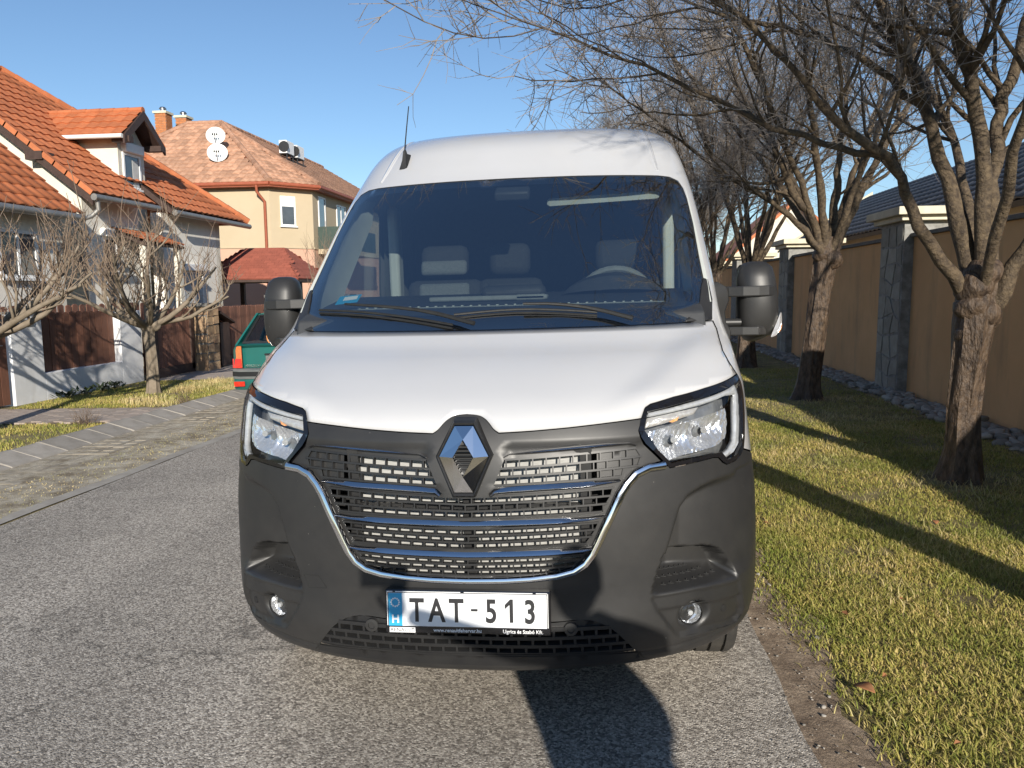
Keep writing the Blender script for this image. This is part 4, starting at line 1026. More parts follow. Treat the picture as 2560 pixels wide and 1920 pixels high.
def ramify(rg, limbs, out_b, out_t, d2=3.2, d3=7, d4=9, l2=(.7, 1.7), l3=(.3, .8), l4=(.1, .34), start=.22, up=.05, tw=1.0):
    """limbs: list of (points, radii); grows branches, shoots and twigs"""
    lev2 = []
    for P, rad in limbs:
        Ls = np.linalg.norm(np.diff(P, axis=0), axis=1).sum()
        for _ in range(max(2, int(Ls*d2))):
            t = rg.uniform(start, 1)**.8; i = min(int(t*(len(P)-1)), len(P)-2); p = P[i]+(P[i+1]-P[i])*rg.random(); tg = P[i+1]-P[i]; tg = tg/np.linalg.norm(tg)
            L = rg.uniform(*l2)*(1.15-.45*t); Q = wander(rg, p, side_dir(rg, tg, rg.uniform(.5, 1.1))+np.array([0, 0, .15]), L, 7, up, .13)
            r0 = min(rad[i]*.55, .022*L+.004); lev2.append((Q, r0)); out_b.add(Q, np.linspace(r0, .004, 8), 5)
        tip = P[-1]; tg = P[-1]-P[-2]; tg = tg/np.linalg.norm(tg)
        for _ in range(3): 
            Q = wander(rg, tip, side_dir(rg, tg, rg.uniform(.1, .5)), rg.uniform(*l2), 7, up, .12); lev2.append((Q, rad[-1])); out_b.add(Q, np.linspace(rad[-1], .004, 8), 5)
    lev3 = []
    for Q, r0 in lev2:
        Ls = np.linalg.norm(np.diff(Q, axis=0), axis=1).sum()
        for _ in range(max(2, int(Ls*d3))):
            i = rg.integers(1, len(Q)-1); p = Q[i]+(Q[i+1]-Q[i])*rg.random(); tg = Q[i+1]-Q[i]; tg = tg/np.linalg.norm(tg)
            L = rg.uniform(*l3); S3 = wander(rg, p, side_dir(rg, tg, rg.uniform(.5, 1.2)), L, 5, up*.8, .16); lev3.append(S3); out_t.add(S3, np.linspace(.0048*tw, .002*tw, 6), 3)
    for S3 in lev3:
        Ls = np.linalg.norm(np.diff(S3, axis=0), axis=1).sum()
        for _ in range(max(1, int(Ls*d4))):
            i = rg.integers(1, len(S3)-1); p = S3[i]; tg = S3[i+1]-S3[i]; tg = tg/np.linalg.norm(tg)
            T4 = wander(rg, p, side_dir(rg, tg, rg.uniform(.5, 1.2)), rg.uniform(*l4), 3, .08, .16); out_t.add(T4, np.linspace(.0026*tw, .0013*tw, 4), 3)
def burl(mb, c, r, seed):
    rg = random.Random(seed); bm = bmesh.new(); bmesh.ops.create_icosphere(bm, subdivisions=3, radius=1)
    V = []
    for v in bm.verts: V.append(tuple(Vector(c)+v.co*r*(1+.08*math.sin(3*v.co.x+seed)+.07*math.sin(4*v.co.y-v.co.z*3)+.03*math.sin(11*v.co.z+9*v.co.x))))
    mb.add(V, [[v.index for v in f.verts] for f in bm.faces]); bm.free()
def trunk_mesh(P, rad, root, seed, n=28, m_=60):
    """ridged tapering trunk with flared roots"""
    P = bez(P, m_); r = np.interp(np.linspace(0, 1, m_), np.linspace(0, 1, len(rad)), rad); rg = np.random.default_rng(seed); ph = rg.random(6)*6.28
    rings = []
    for i in range(m_):
        w = np.arange(n)*2*np.pi/n; h = P[i][2]-P[0][2]
        fl_ = 1+root*np.exp(-h/.16)*(.6+.4*np.cos(5*w+ph[0]))
        rr = r[i]*fl_*(1+.07*np.sin(7*w+ph[1]+h*2.2)+.05*np.sin(12*w+ph[2]-h*3)+.05*np.sin(3*w+h*5+ph[3]))
        rings.append([(P[i][0]+rr[j]*math.cos(w[j]), P[i][1]+rr[j]*math.sin(w[j]), P[i][2]) for j in range(n)])
    return MB().loft(rings)
def make_tree(name, base, trunk, trad, limbs, label, seed, group, burls=(), **kw):
    """limb and trunk points in world coordinates; the tree's empty stands at its base"""
    base = np.array(base); T = empty(name, tuple(base)); rg = np.random.default_rng(seed)
    tm = trunk_mesh(np.array(trunk)-base, trad, .55, seed)
    for i, (c, r_) in enumerate(burls): burl(tm, np.array(c)-base, r_, seed+i)
    tm.build('trunk', M['bark'], T, True)
    L2 = []; tb = Tubes()
    for pts, r0, r1 in limbs:
        r0 = r0*.66; P = bez(np.array(pts)-base, 22); P[1:] += rg.normal(0, .012, (21, 3)); rad = np.linspace(r0, r1, 22)*(1+.08*rg.normal(0, 1, 22))
        rad[0] *= 1.12; L2.append((P, rad)); lt = Tubes(); lt.add(P, rad, 12); lt.build('limb', M['bark2'], T)
    ob, ot = Tubes(), Tubes(); ramify(rg, L2, ob, ot, **kw)
    cr = ob.build('crown', M['bark2'], T); ot.build('twigs', M['twig'], cr)
    return tag(T, label, 'tree', group)
GT = 'bare trees along the ochre wall'
g6 = gz(2.82)
treeA = make_tree('bare_tree', (2.82, 6.31, g6-.02), [(2.80,6.31,g6-.05),(2.81,6.31,.30),(2.80,6.31,.60),(2.815,6.30,.95),(2.84,6.30,1.30),(2.86,6.30,1.70)], [.150,.122,.112,.115,.14,.14],
    [([(2.78,6.28,1.50),(2.56,6.2,1.73),(2.31,6.1,2.03),(2.15,6.0,2.345),(1.955,5.9,2.52),(1.64,5.8,2.70),(1.40,5.7,2.95),(1.05,5.6,3.27),(.6,5.5,3.6)], .080, .012),
     ([(1.985,5.92,2.49),(1.65,6.05,2.62),(1.23,6.1,2.78),(.75,6.1,3.02),(.3,6.05,3.22),(-.1,6.0,3.36),(-.45,6.0,3.52)], .042, .005),
     ([(2.82,6.33,1.58),(2.66,6.4,2.27),(2.44,6.4,2.91),(2.18,6.4,3.49),(1.85,6.4,4.2),(1.5,6.3,5.0)], .105, .015),
     ([(2.86,6.28,1.6),(2.79,6.2,2.4),(2.63,6.1,3.0),(2.42,6.0,3.6),(2.2,5.9,4.5),(2.1,5.9,5.4)], .098, .014),
     ([(2.92,6.3,1.6),(2.93,6.35,2.26),(2.96,6.4,2.73),(3.05,6.4,3.2),(3.3,6.5,4.2),(3.5,6.5,5.2)], .10, .014),
     ([(2.96,6.25,1.45),(3.16,6.1,2.0),(3.6,5.9,2.6),(4.2,5.8,3.4),(4.7,5.7,4.2)], .09, .012),
     ([(2.83,6.16,1.6),(2.65,5.4,2.7),(2.5,4.8,3.5),(2.4,4.3,4.3),(2.3,3.9,5.0)], .06, .01),
     ([(2.9,6.45,1.6),(3.0,7.2,2.8),(2.8,8.0,3.9),(2.6,8.6,4.8)], .07, .012),
     ([(2.44,6.4,2.91),(1.95,6.5,3.35),(1.45,6.6,3.6),(.9,6.6,3.75),(.4,6.6,3.95)], .045, .008)],
    'thick gnarled bare tree nearest on the right, trunk in front of the ochre wall', 21, GT,
    burls=[((2.91,6.28,1.36), .118), ((2.82,6.27,1.56), .14), ((2.88,6.28,1.66), .14), ((2.79,6.27,1.22), .088), ((2.79,6.26,1.42), .12)], d2=3.6, d3=9.5, d4=11, tw=1.05)
g10 = gz(2.8)
def fan(base, zf, n, seed, reach=2.2, top=5.4, r=.085):
    rg = random.Random(seed); L = []
    for k in range(n):
        a = 2*math.pi*k/n+rg.uniform(-.3, .3); R_ = reach*rg.uniform(.55, 1.1); tz = top*rg.uniform(.8, 1.05); p = []
        for t in (0, .2, .45, .72, 1): p.append((base[0]+math.cos(a)*(.06+R_*t**1.05)+rg.uniform(-.05, .05)*t, base[1]+math.sin(a)*(.06+R_*t**1.05)+rg.uniform(-.05, .05)*t, zf-.1+(tz-zf)*t**.9+rg.uniform(-.08, .08)*t))
        L.append((p, r*rg.uniform(.8, 1.1), .012))
    return L
treeB = make_tree('bare_tree', (2.82, 10.9, g10-.02), [(2.80,10.9,g10-.05),(2.83,10.9,.35),(2.87,10.9,.9),(2.93,10.9,1.5),(2.99,10.9,2.0),(3.02,10.9,2.25)], [.185,.142,.130,.132,.155,.125],
    [([(2.95,10.85,2.05),(2.72,10.7,2.5),(2.45,10.6,2.85),(2.2,10.5,3.3),(2.05,10.4,3.9),(1.8,10.3,4.8)], .10, .013),
     ([(2.93,10.8,2.0),(2.5,10.6,2.45),(2.0,10.4,2.75),(1.4,10.2,3.1),(.7,10.0,3.6),(0.1,9.8,4.0)], .07, .008),
     ([(3.02,10.9,2.1),(3.08,10.9,2.7),(3.12,10.95,3.3),(3.2,11,4.2),(3.2,11,5.4)], .10, .013),
     ([(3.08,10.9,2.05),(3.3,10.9,2.6),(3.5,10.85,3.1),(3.9,10.8,3.9),(4.3,10.7,4.8)], .10, .013)]+fan((3.0, 10.9), 2.1, 7, 4, 3.0, 6.4),
    'straight-trunked bare tree, second along the ochre wall', 22, GT, burls=[((3.06,10.84,1.95), .13), ((2.93,10.84,2.02), .12)], d2=3.6, d3=9.5, d4=11, tw=1.05)
GENB = (2.80, 15.44, g10-.02)
treeC = make_tree('bare_tree', GENB, [(2.8,15.44,g10-.05),(2.8,15.44,.5),(2.82,15.44,1.2),(2.85,15.44,1.9),(2.86,15.44,2.1)], [.20,.155,.145,.165,.13],
    fan((2.85, 15.44), 1.95, 12, 9, 3.0, 6.8, .072), 'dark bare tree whose trunk shows below the van mirror', 23, GT, d2=3.6, d3=9.5, d4=11, tw=1.05)
spots = [(2.8, 19.98, 1.1, 'fourth bare tree along the wall, crown showing above the van mirror'), (2.75, 24.5, 2.7, 'fifth bare tree along the wall, seen between the van and the mirror'), (2.85, 29.0, 4.4, 'sixth bare tree along the wall, far behind the van roof'), (2.8, 33.6, 5.5, 'most distant bare tree of the row behind the van'),
         (2.8, 1.76, 3.6, 'bare tree standing right of the viewer, its twigs overhanging the lawn')]
for x, y, a, lab in spots:
    c = copy_tree(treeC); c.location = (x, y, gz(x)-.02); c.rotation_euler = (0, 0, a); c['label'] = lab
# metal post at the right edge
po = empty('metal_post', (2.075, 3.83, gz(2.07)))
MB().tube([(0, 0, -.3), (0, 0, 2.6)], .038, 20).build('post', M['galv'], po, True)
MB().lathe([(.04, 2.6), (.03, 2.63), (.0, 2.635)], 20).build('post_cap', M['plastic2'], po, True)
tag(po, 'slim grey galvanised post at the right picture edge on the lawn', 'post')
# fallen leaf and twigs
M['leaf'] = pm('dead_leaf', (.26, .10, .035), .8, 0, (.34, .16, .07), 30)
M['leaf2'] = pm('pale_leaf', (.50, .32, .16), .8, 0, (.42, .25, .12), 30)
def leaf(x, y, s, a, mat, lab):
    V = []; Fc = []; n = 7
    for i in range(n):
        t = i/(n-1); w_ = math.sin(math.pi*min(t*1.05, 1))**.8*.28*s+.002
        for k in (-1, 0, 1): V.append((t*s, k*w_, .012+.25*s*abs(k)*w_/s+.10*s*math.sin(t*3)))
    for i in range(n-1):
        for k in (0, 1): Fc.append((i*3+k, i*3+k+1, i*3+k+4, i*3+k+3))
    o = put('fallen_leaf', mesh_of('leaf', V, Fc), mat, None, True); o.location = (x, y, gz(x)+.03); o.rotation_euler = (.1, -.1, a)
    sm = o.modifiers.new('t', 'SOLIDIFY'); sm.thickness = .001
    tag(o, lab, 'leaf', 'fallen leaves')
leaf(.965, 2.92, .095, -1.0, M['leaf'], 'curled rust-brown leaf on bare soil at the right road edge')
leaf(-7.0, 7.9, .10, .4, M['leaf2'], 'pale dry leaf on the left verge near the kerb')
leaf(-7.4, 11.4, .11, 1.4, M['leaf2'], 'orange-brown leaf on the grass below the left tree')
leaf(2.1, 5.0, .06, 1.4, M['leaf'], 'small brown leaf on the lawn right of the van')

# grit and small stones along the road edges
gv_, gf_, gn_ = [], [], 0
rq = random.Random(8)
for k in range(700):
    if k < 320: x = rq.gauss(.80, .06); y = rq.uniform(2.2, 7)
    elif k < 500: x = rq.uniform(-5.1, -4.3); y = rq.uniform(4.5, 10)
    else: x = rq.choice((rq.gauss(-4.2, .12), rq.gauss(.62, .10), rq.uniform(-4, .5))); y = rq.uniform(2.2, 7)
    r_ = rq.uniform(.0015, .005) if k > 12 else rq.uniform(.006, .012); me = pms[k % 7]; Mx = Matrix.Translation((x, y, gz(x)+.008+r_*.3)) @ Matrix.Rotation(rq.uniform(0, 6), 4, 'Z') @ Matrix.Scale(r_, 4)
    gv_ += [tuple(Mx @ v.co) for v in me.vertices]; gf_ += [tuple(i+gn_ for i in p.vertices) for p in me.polygons]; gn_ += len(me.vertices)
tag(put('road_grit', fast_mesh('road_grit', np.array(gv_), np.array(gf_)), M['pebble']), 'loose grit and small stones along the asphalt edges', 'grit', kind='stuff')
ll = MB()
for k in range(26):
    y = rq.uniform(2.5, 8.5); x = rq.uniform(.82, 3.5); a = rq.uniform(0, 6); s_ = rq.uniform(.02, .045); Mx = Matrix.Translation((x, y, gz(x)+.03)) @ Matrix.Rotation(a, 4, 'Z') @ Matrix.Rotation(rq.uniform(-.5, .5), 4, 'X')
    ll.add([tuple(Mx @ Vector(p)) for p in ((0, 0, 0), (s_*.5, -s_*.3, .006), (s_, 0, .002), (s_*.5, s_*.3, .008), (s_*.5, 0, 0))], [(0, 1, 4), (1, 2, 4), (2, 3, 4), (3, 0, 4)])
tag(ll.build('leaf_litter', M['leaf']), 'small brown leaf scraps scattered over the right lawn', 'leaf litter', kind='stuff')
# ------------------------------------------------------------------ left side: fence, houses, trees, car
M['plank'] = pm('brown_plank', (.13, .055, .033), .7, 0, (.20, .088, .055), 7, .3, .7, bump=.3, bs=30, rnd=.25, stretch=(6, 6, .6))
M['plank_red'] = pm('red_plank', (.17, .078, .052), .7, 0, (.25, .12, .08), 7, .3, .7, bump=.3, bs=30, rnd=.25, stretch=(6, 6, .6))
M['dark_wood'] = pm('dark_wood', (.045, .026, .02), .6, 0, (.065, .038, .03), 9)
M['fence_white'] = pm('blue_white_render', (.82, .83, .85), .9, 0, (.72, .73, .74), 2.2, bump=.2, bs=90)
M['wall_cream'] = pm('cream_render', (.70, .665, .57), .9, 0, (.64, .61, .52), 1.5, bump=.15, bs=120)
M['wall_white'] = pm('white_render', (.88, .84, .76), .9, 0, (.82, .78, .70), 1.5, bump=.15, bs=120)
M['wall_yellow'] = pm('yellow_render', (.52, .425, .29), .9, 0, (.485, .395, .265), .8, bump=.1, bs=120)
M['wall_pink'] = pm('pink_render', (.62, .38, .275), .9, 0, (.58, .35, .25), .8, bump=.1, bs=120)
M['tile_orange'] = pm('orange_tile', (.50, .165, .065), .75, 0, (.42, .13, .05), 6, rnd=.16, bump=.2, bs=80)
M['tile_brown'] = pm('mottled_tile', (.37, .20, .125), .8, 0, (.45, .26, .17), 9, .42, .60, rnd=.30)
M['tile_grey'] = pm('grey_tile', (.10, .10, .105), .6, 0, (.14, .14, .145), 4, rnd=.2)
M['zinc'] = pm('zinc', (.36, .35, .33), .5, .6, (.28, .27, .255), 8)
M['terra_gutter'] = pm('red_gutter', (.36, .10, .05), .5, 0, (.30, .08, .04), 8)
M['frame_white'] = pm('white_frame', (.80, .80, .79), .4)
M['pane'] = pm('window_pane', (.05, .06, .07), .04, 0, (.09, .10, .115), .9, coat=.8)
M['curtain'] = pm('curtain', (.55, .56, .55), .9, 0, (.45, .46, .45), 4)
M['brick'] = pm('chimney_brick', (.52, .20, .075), .85, 0, (.44, .16, .055), 10, rnd=.15)
M['shingle'] = pm('red_shingle', (.33, .095, .06), .9, 0, (.28, .08, .05), 6, rnd=.12, bump=.2, bs=60)
M['dish'] = pm('dish_white', (.72, .74, .72), .5)
M['pillar_stone'] = pm('pillar_stone', (.50, .36, .21), .85, 0, (.36, .22, .13), 4, rnd=.4, bump=.3, bs=40)
stain(M['fence_white'], (.45, .44, .42), 2.5, (1, 1, .3), .52, .75, .45); stain(M['wall_cream'], (.50, .46, .38), 1.4, (1, 1, .2), .56, .8, .35); stain(M['wall_yellow'], (.48, .40, .28), .9, (1, 1, .2), .58, .8, .3)
FX = -9.25; fg = gz(FX)
def plank_me(w_, h, t=.022, arch=True):
    n = 5; top = [(w_/2-w_*i/n, h+(.03*math.sin(math.pi*i/n) if arch else 0)) for i in range(n+1)]
    mb = MB().prism([(0, -w_/2, 0), (0, w_/2, 0)]+[(0, y, z) for y, z in top], (t, 0, 0))
    me = mesh_of('plank', mb.v, mb.f); bm = bmesh.new(); bm.from_mesh(me); bmesh.ops.recalc_face_normals(bm, faces=bm.faces); bm.to_mesh(me); bm.free(); return me
def planks(par, x, y0, y1, z0, h, n, mat, gap=.012, arch=True):
    w_ = (y1-y0)/n; me = plank_me(w_-gap, h, .022, arch); me.materials.append(mat)
    for i in range(n):
        o = bpy.data.objects.new('plank', me); COL.objects.link(o); o.parent = par; o.location = (x+random.uniform(-.003, .003), y0+w_*(i+.5), z0+random.uniform(-.008, .008)); o.rotation_euler = (random.uniform(-.004, .004), 0, 0)
# white rendered fence bay with planks in its opening
fb = empty('fence_bay', (FX, 12.95, fg))
Y0, Y1 = 11.22-12.95, 14.72-12.95
mb = MB(); mb.box((0, Y0, -.4), (-.28, Y0+.70, 1.46)); mb.build('wall_pier', M['fence_white'], fb, False, .008)
mb = MB(); mb.box((0, Y1-.68, -.4), (-.28, Y1, 1.43)); mb.build('wall_pier', M['fence_white'], fb, False, .008)
mb = MB(); mb.box((-.001, Y0+.70, -.4), (-.279, Y1-.68, .45)); mb.build('wall_plinth', M['fence_white'], fb, False, .008)
planks(fb, -.16, Y0+.71, Y1-.69, .452, .98, 12, M['plank'])
mb = MB(); mb.box((-.20, Y0+.70, .60), (-.165, Y1-.69, .68)); mb.box((-.20, Y0+.70, 1.18), (-.165, Y1-.69, 1.26)); mb.build('rail', M['dark_wood'], fb)
mb = MB(); mb.box((.001, Y0+.22, 1.26), (.02, Y0+.50, 1.36)); mb.build('letter_box', M['zinc'], fb); mb = MB(); mb.box((.02, Y0+.24, 1.30), (.03, Y0+.48, 1.33)); mb.build('letter_slot', M['plastic2'], fb)
mb = MB(); mb.box((-.32, Y0-.02, 1.462), (.04, Y0+.72, 1.49)); mb.build('pier_cap', M['coping'], fb)
tag(fb, 'white rendered fence bay with dark brown planks and a letter box', 'fence')
bf = empty('plank_fence', (FX-.75, 13.0, gz(FX-.75))); planks(bf, 0, -1.9, 3.3, 0, 1.56, 26, M['plank_red'], .05)
mb = MB(); mb.box((-.05, -1.9, .4), (-.01, 3.3, .48)); mb.box((-.05, -1.9, 1.2), (-.01, 3.3, 1.28)); mb.build('rail', M['dark_wood'], bf)
tag(bf, 'reddish picket fence with rounded tops showing above the white fence bay', 'fence')
gl = empty('wooden_gate', (FX, 10.55, fg)); planks(gl, -.05, -.60, .60, .04, 1.40, 7, M['plank'], .012); MB().box((-.10, -.6, .3), (-.06, .6, .4)).build('rail', M['dark_wood'], gl)
MB().tube([(.0, .42, .98), (.05, .42, .98), (.05, .30, .98)], .009, 8).build('handle', M['steel'], gl, True); tag(gl, 'dark brown plank gate with a lever handle at the left picture edge', 'gate')
gp = empty('gate_pier', (FX, 9.75, fg)); MB().box((.0, -.15, -.3), (-.3, .15, 1.5)).build('pier', M['fence_white'], gp, False, .008); tag(gp, 'white rendered gate pier beyond the left picture edge', 'pier')
g2 = empty('driveway_gate', (-9.12, 15.6, gz(-9.1))); planks(g2, 0, -.80, .80, .12, 1.30, 15, M['plank_red'], .008)
mb = MB(); mb.box((.024, -.86, .03), (.06, .80, .22)); mb.build('bottom_rail', M['dark_wood'], g2)
mb = MB(); mb.box((.024, -.88, .03), (.07, -.62, 1.44)); mb.build('gate_stile', M['dark_wood'], g2)
mb = MB(); mb.box((.024, .70, .10), (.06, .82, 1.44)); mb.build('gate_stile', M['dark_wood'], g2)
tag(g2, 'brown plank driveway gate with a thick dark post behind the left tree', 'gate')
def cladded(x, y, w_, d, h, seed, label, cap=True):
    p_ = empty('clad_pillar', (x, y, gz(x))); MB().box((-d/2, -w_/2, -.3), (d/2, w_/2, h)).build('pillar_core', M['mortar'], p_)
    rg = random.Random(seed)
    for face in (0, 1):
        nz = 7; nx = 2
        for j in range(nz):
            cut = rg.uniform(.35, .65)
            for i in range(nx):
                a0, a1 = (0, cut) if i == 0 else (cut, 1); z0, z1 = h*j/nz+.008+rg.uniform(-.03, .03)*(j > 0), h*(j+1)/nz-.008; t = rg.uniform(.012, .028)
                if face == 0: q = [(d/2+.001, -w_/2+w_*a0+.006, z0), (d/2+.001, -w_/2+w_*a1-.006, z0+rg.uniform(-.02, .02)), (d/2+.001, -w_/2+w_*a1-.006, z1), (d/2+.001, -w_/2+w_*a0+.006, z1-rg.uniform(0, .03))]; e = (t, 0, 0)
                else: q = [(-d/2+d*a0+.006, -w_/2-.001, z0), (-d/2+d*a1-.006, -w_/2-.001, z0+rg.uniform(-.02, .02)), (-d/2+d*a1-.006, -w_/2-.001, z1), (-d/2+d*a0+.006, -w_/2-.001, z1-rg.uniform(0, .03))]; e = (0, -t, 0)
                MB().prism(q, e).build('stone', M['pillar_stone'], p_)
    if cap: MB().box((-d/2-.07, -w_/2-.07, h+.002), (d/2+.07, w_/2+.07, h+.08)).build('pillar_cap', M['coping'], p_, False, .01)
    return tag(p_, label, 'pillar', 'stone-clad gate pillars')
cladded(-9.05, 16.78, .50, .50, 1.46, 3, 'ochre and brown stone-clad gate pillar between the two brown gates')
cladded(-9.05, 21.3, .6, .6, 1.62, 5, 'pale stone-clad pillar with wide cap behind the van mirror and green car')
cladded(-9.05, 26.6, .6, .6, 1.62, 8, 'far stone-clad pillar hidden behind the green car')
f3 = empty('plank_fence', (-9.12, 19.0, gz(-9.1))); planks(f3, 0, -1.92, 1.95, .12, 1.30, 30, M['plank_red'], .006); MB().box((.024, -1.92, .02), (.06, 1.95, .24)).build('bottom_rail', M['dark_wood'], f3)
MB().box((.024, -1.92, .0), (.08, -1.40, 1.32)).build('gate_stile', M['dark_wood'], f3)
tag(f3, 'brown board fence left of the green car', 'fence')
f4 = empty('plank_fence', (-9.12, 23.9, gz(-9.1))); planks(f4, 0, -2.25, 2.3, .12, 1.30, 34, M['plank_red'], .006); tag(f4, 'distant brown board fence behind the green car', 'fence')
mbx = empty('bird_house', (-9.0, 17.55, gz(-9)+.05))
MB().box((-.12, -.22, .0), (.10, .22, 1.02)).build('box_body', M['dark_wood'], mbx); MB().prism([(-.16, -.30, 1.24), (-.16, .42, .98), (-.16, .42, 1.02), (-.16, -.30, 1.30)], (.32, 0, 0)).build('sloped_roof', M['dark_wood'], mbx)
mbx.name = 'meter_cabinet'; tag(mbx, 'dark cabinet with sloping roof right of the stone-clad pillar', 'cabinet')

# ---- roof tiles
def tile_me(w_, h, mat, t=.032, amp=.028):
    n = 6; V = []; Fc = []
    for r_ in range(2):
        for i in range(n+1):
            u = i/n; V.append((-w_/2+w_*u*1.0, (r_-.0)*h*1.08, amp*(.5+.5*math.sin(2*math.pi*u-.6))+t*(1-r_)))
    for i in range(n): Fc.append((i, i+1, n+2+i, n+1+i))
    b = len(V)
    for i in range(n+1): x, y, z = V[i]; V.append((x, y+.004, z-t-.012))
    for i in range(n): Fc.append((b+i, b+i+1, i+1, i))
    me = mesh_of('roof_tile', V, Fc); me.materials.append(mat); return me
def tile_field(par, O, U, W_, poly, tw, th, mat, limit=0, keep=None):
    """O origin, U unit vector along the eave, W_ unit vector up the slope; poly in (u,w)"""
    U = Vector(U); W_ = Vector(W_); Nn = U.cross(W_)
    B = Matrix(((U.x, W_.x, Nn.x, 0), (U.y, W_.y, Nn.y, 0), (U.z, W_.z, Nn.z, 0), (0, 0, 0, 1)))
    P = np.array(poly); lo = P.min(0); hi = P.max(0); cand = []
    for j in range(int((hi[1]-lo[1])/th)+1):
        for i in range(int((hi[0]-lo[0])/tw)+1):
            u = lo[0]+(i+.5)*tw; w_ = lo[1]+j*th
            if pip(np.array([(u, w_+th*.5)]), P)[0]: cand.append((u, w_))
    me = tile_me(tw, th, mat); pos = [Vector(O)+U*u+W_*w_+Nn*(.02) for u, w_ in cand]
    loc0 = par.location
    order = sorted(range(len(pos)), key=lambda k: (pos[k]-Vector((0, 0, 1.57))).length)
    Vv = np.array([v.co[:] for v in me.vertices]); Fq = np.array([p.vertices[:] for p in me.polygons]); RV = []; RF = []; nb = 0
    for n_, k in enumerate(order):
        Mx = Matrix.Translation(pos[k]-loc0) @ B
        if n_ < limit:
            o = bpy.data.objects.new('roof_tile', me); COL.objects.link(o); o.parent = par; o.matrix_local = Mx
        else:
            A = np.array(Mx); RV.append(Vv@A[:3, :3].T+A[:3, 3]); RF.append(Fq+nb); nb += len(Vv)
    if RV: tag(put('roof_tiles', fast_mesh('roof_tiles', np.concatenate(RV), np.concatenate(RF)), mat, par), kind='stuff')
def ridge(par, pts, mat, r_=.11, step=.36):
    pts = [Vector(p) for p in pts]
    for a, b in zip(pts, pts[1:]):
        n = max(1, int((b-a).length/step)); d = (b-a)/n
        for i in range(n):
            p = a+d*i; q = a+d*(i+1.12); MB().tube([tuple(p-par.location), tuple(q-par.location)], [r_, r_*.88], 8).build('ridge_tile', mat, par)
def slab(name, pts, t, mat, par):
    pts = [Vector(p)-par.location for p in pts]; n = (pts[1]-pts[0]).cross(pts[2]-pts[0]).normalized()
    if n.z < 0: n = -n
    return MB().prism([tuple(p-n*t) for p in pts], tuple(n*t*.98)).build(name, mat, par)
def window(par, O, U, w_, h, D, shutter=0, mull=1, name='window', mat='pane'):
    """O lower corner in world, U along the wall, D outward"""
    U = Vector(U); D = Vector(D); Zv = Vector((0, 0, 1)); O = Vector(O)-par.location
    Mx = Matrix(((U.x, D.x, 0, O.x), (U.y, D.y, 0, O.y), (U.z, D.z, 1, O.z), (0, 0, 0, 1)))
    f = .06; mb = MB(); mb.box((0, -.05, 0), (f, .03, h), Mx); mb.box((w_-f, -.05, 0), (w_, .03, h), Mx); mb.box((f, -.05, 0), (w_-f, .03, f), Mx); mb.box((f, -.05, h-f), (w_-f, .03, h), Mx)
    for k in range(1, mull+1): mb.box((w_*k/(mull+1)-.03, -.05, f), (w_*k/(mull+1)+.03, .025, h-f), Mx)
    wo = mb.build(name, M['frame_white'], par)
    MB().box((f, -.03, f), (w_-f, .005, h-f), Mx).build('pane', M[mat], wo)
    MB().box((-.04, -.02, -.05), (w_+.04, .10, -.005), Mx).build('sill', M['frame_white'], wo)
    if shutter: MB().box((-.02, -.02, h+.005), (w_+.02, .14, h+shutter), Mx).build('shutter_box', M['frame_white'], wo, False, .02)
    return wo

# ---- house with the orange roof and dormer
h1 = empty('tiled_house', (-13.5, 18.0, gz(-13)))
def L1(p): return tuple(Vector(p)-h1.location)
mS = .7836; cs = 1/math.sqrt(1+mS*mS)
EZ = 3.76
def rz(x): return EZ+(-11.0-x)*mS
def wallbox(par, a, b, mat, name='wall'): return MB().box(tuple(Vector(a)-par.location), tuple(Vector(b)-par.location)).build(name, mat, par)
gzh = -.5
# front wall under the eave, gable wall facing the viewer
wallbox(h1, (-11.75, 16.35, gzh), (-11.45, 18.42, 3.85), M['wall_white'])
gw = [(-11.451, 16.30, gzh), (-11.451, 16.30, rz(-11.45)-.16), (-15.64, 16.30, rz(-15.64)-.16), (-19.8, 16.30, rz(-11.5)-.16), (-19.8, 16.30, gzh)]
MB().prism([L1(p) for p in gw], (0, .25, 0)).build('gable_wall', M['wall_cream'], h1)
wallbox(h1, (-11.70, 19.35, gzh), (-11.40, 22.2, 3.68), M['wall_white']); wallbox(h1, (-14.5, 22.2, gzh), (-11.4, 22.45, 3.68), M['wall_cream'])
wallbox(h1, (-12.2, 18.40, gzh), (-11.87, 19.50, 5.36), M['wall_cream'], 'dormer_wall')
MB().prism([L1(p) for p in [(-11.875, 18.40, 5.362), (-11.875, 19.50, 5.362), (-11.875, 18.95, 5.95)]], (-.3, 0, 0)).build('dormer_wall', M['wall_cream'], h1)
MB().prism([L1(p) for p in [(-11.88, 18.402, 4.40), (-11.88, 18.402, 5.40), (-13.3, 18.402, 5.40)]], (0, .2, 0)).build('dormer_cheek', M['wall_cream'], h1)
wallbox(h1, (-19.5, 22.4, gzh), (-14.5, 22.6, 3.6), M['wall_cream'])
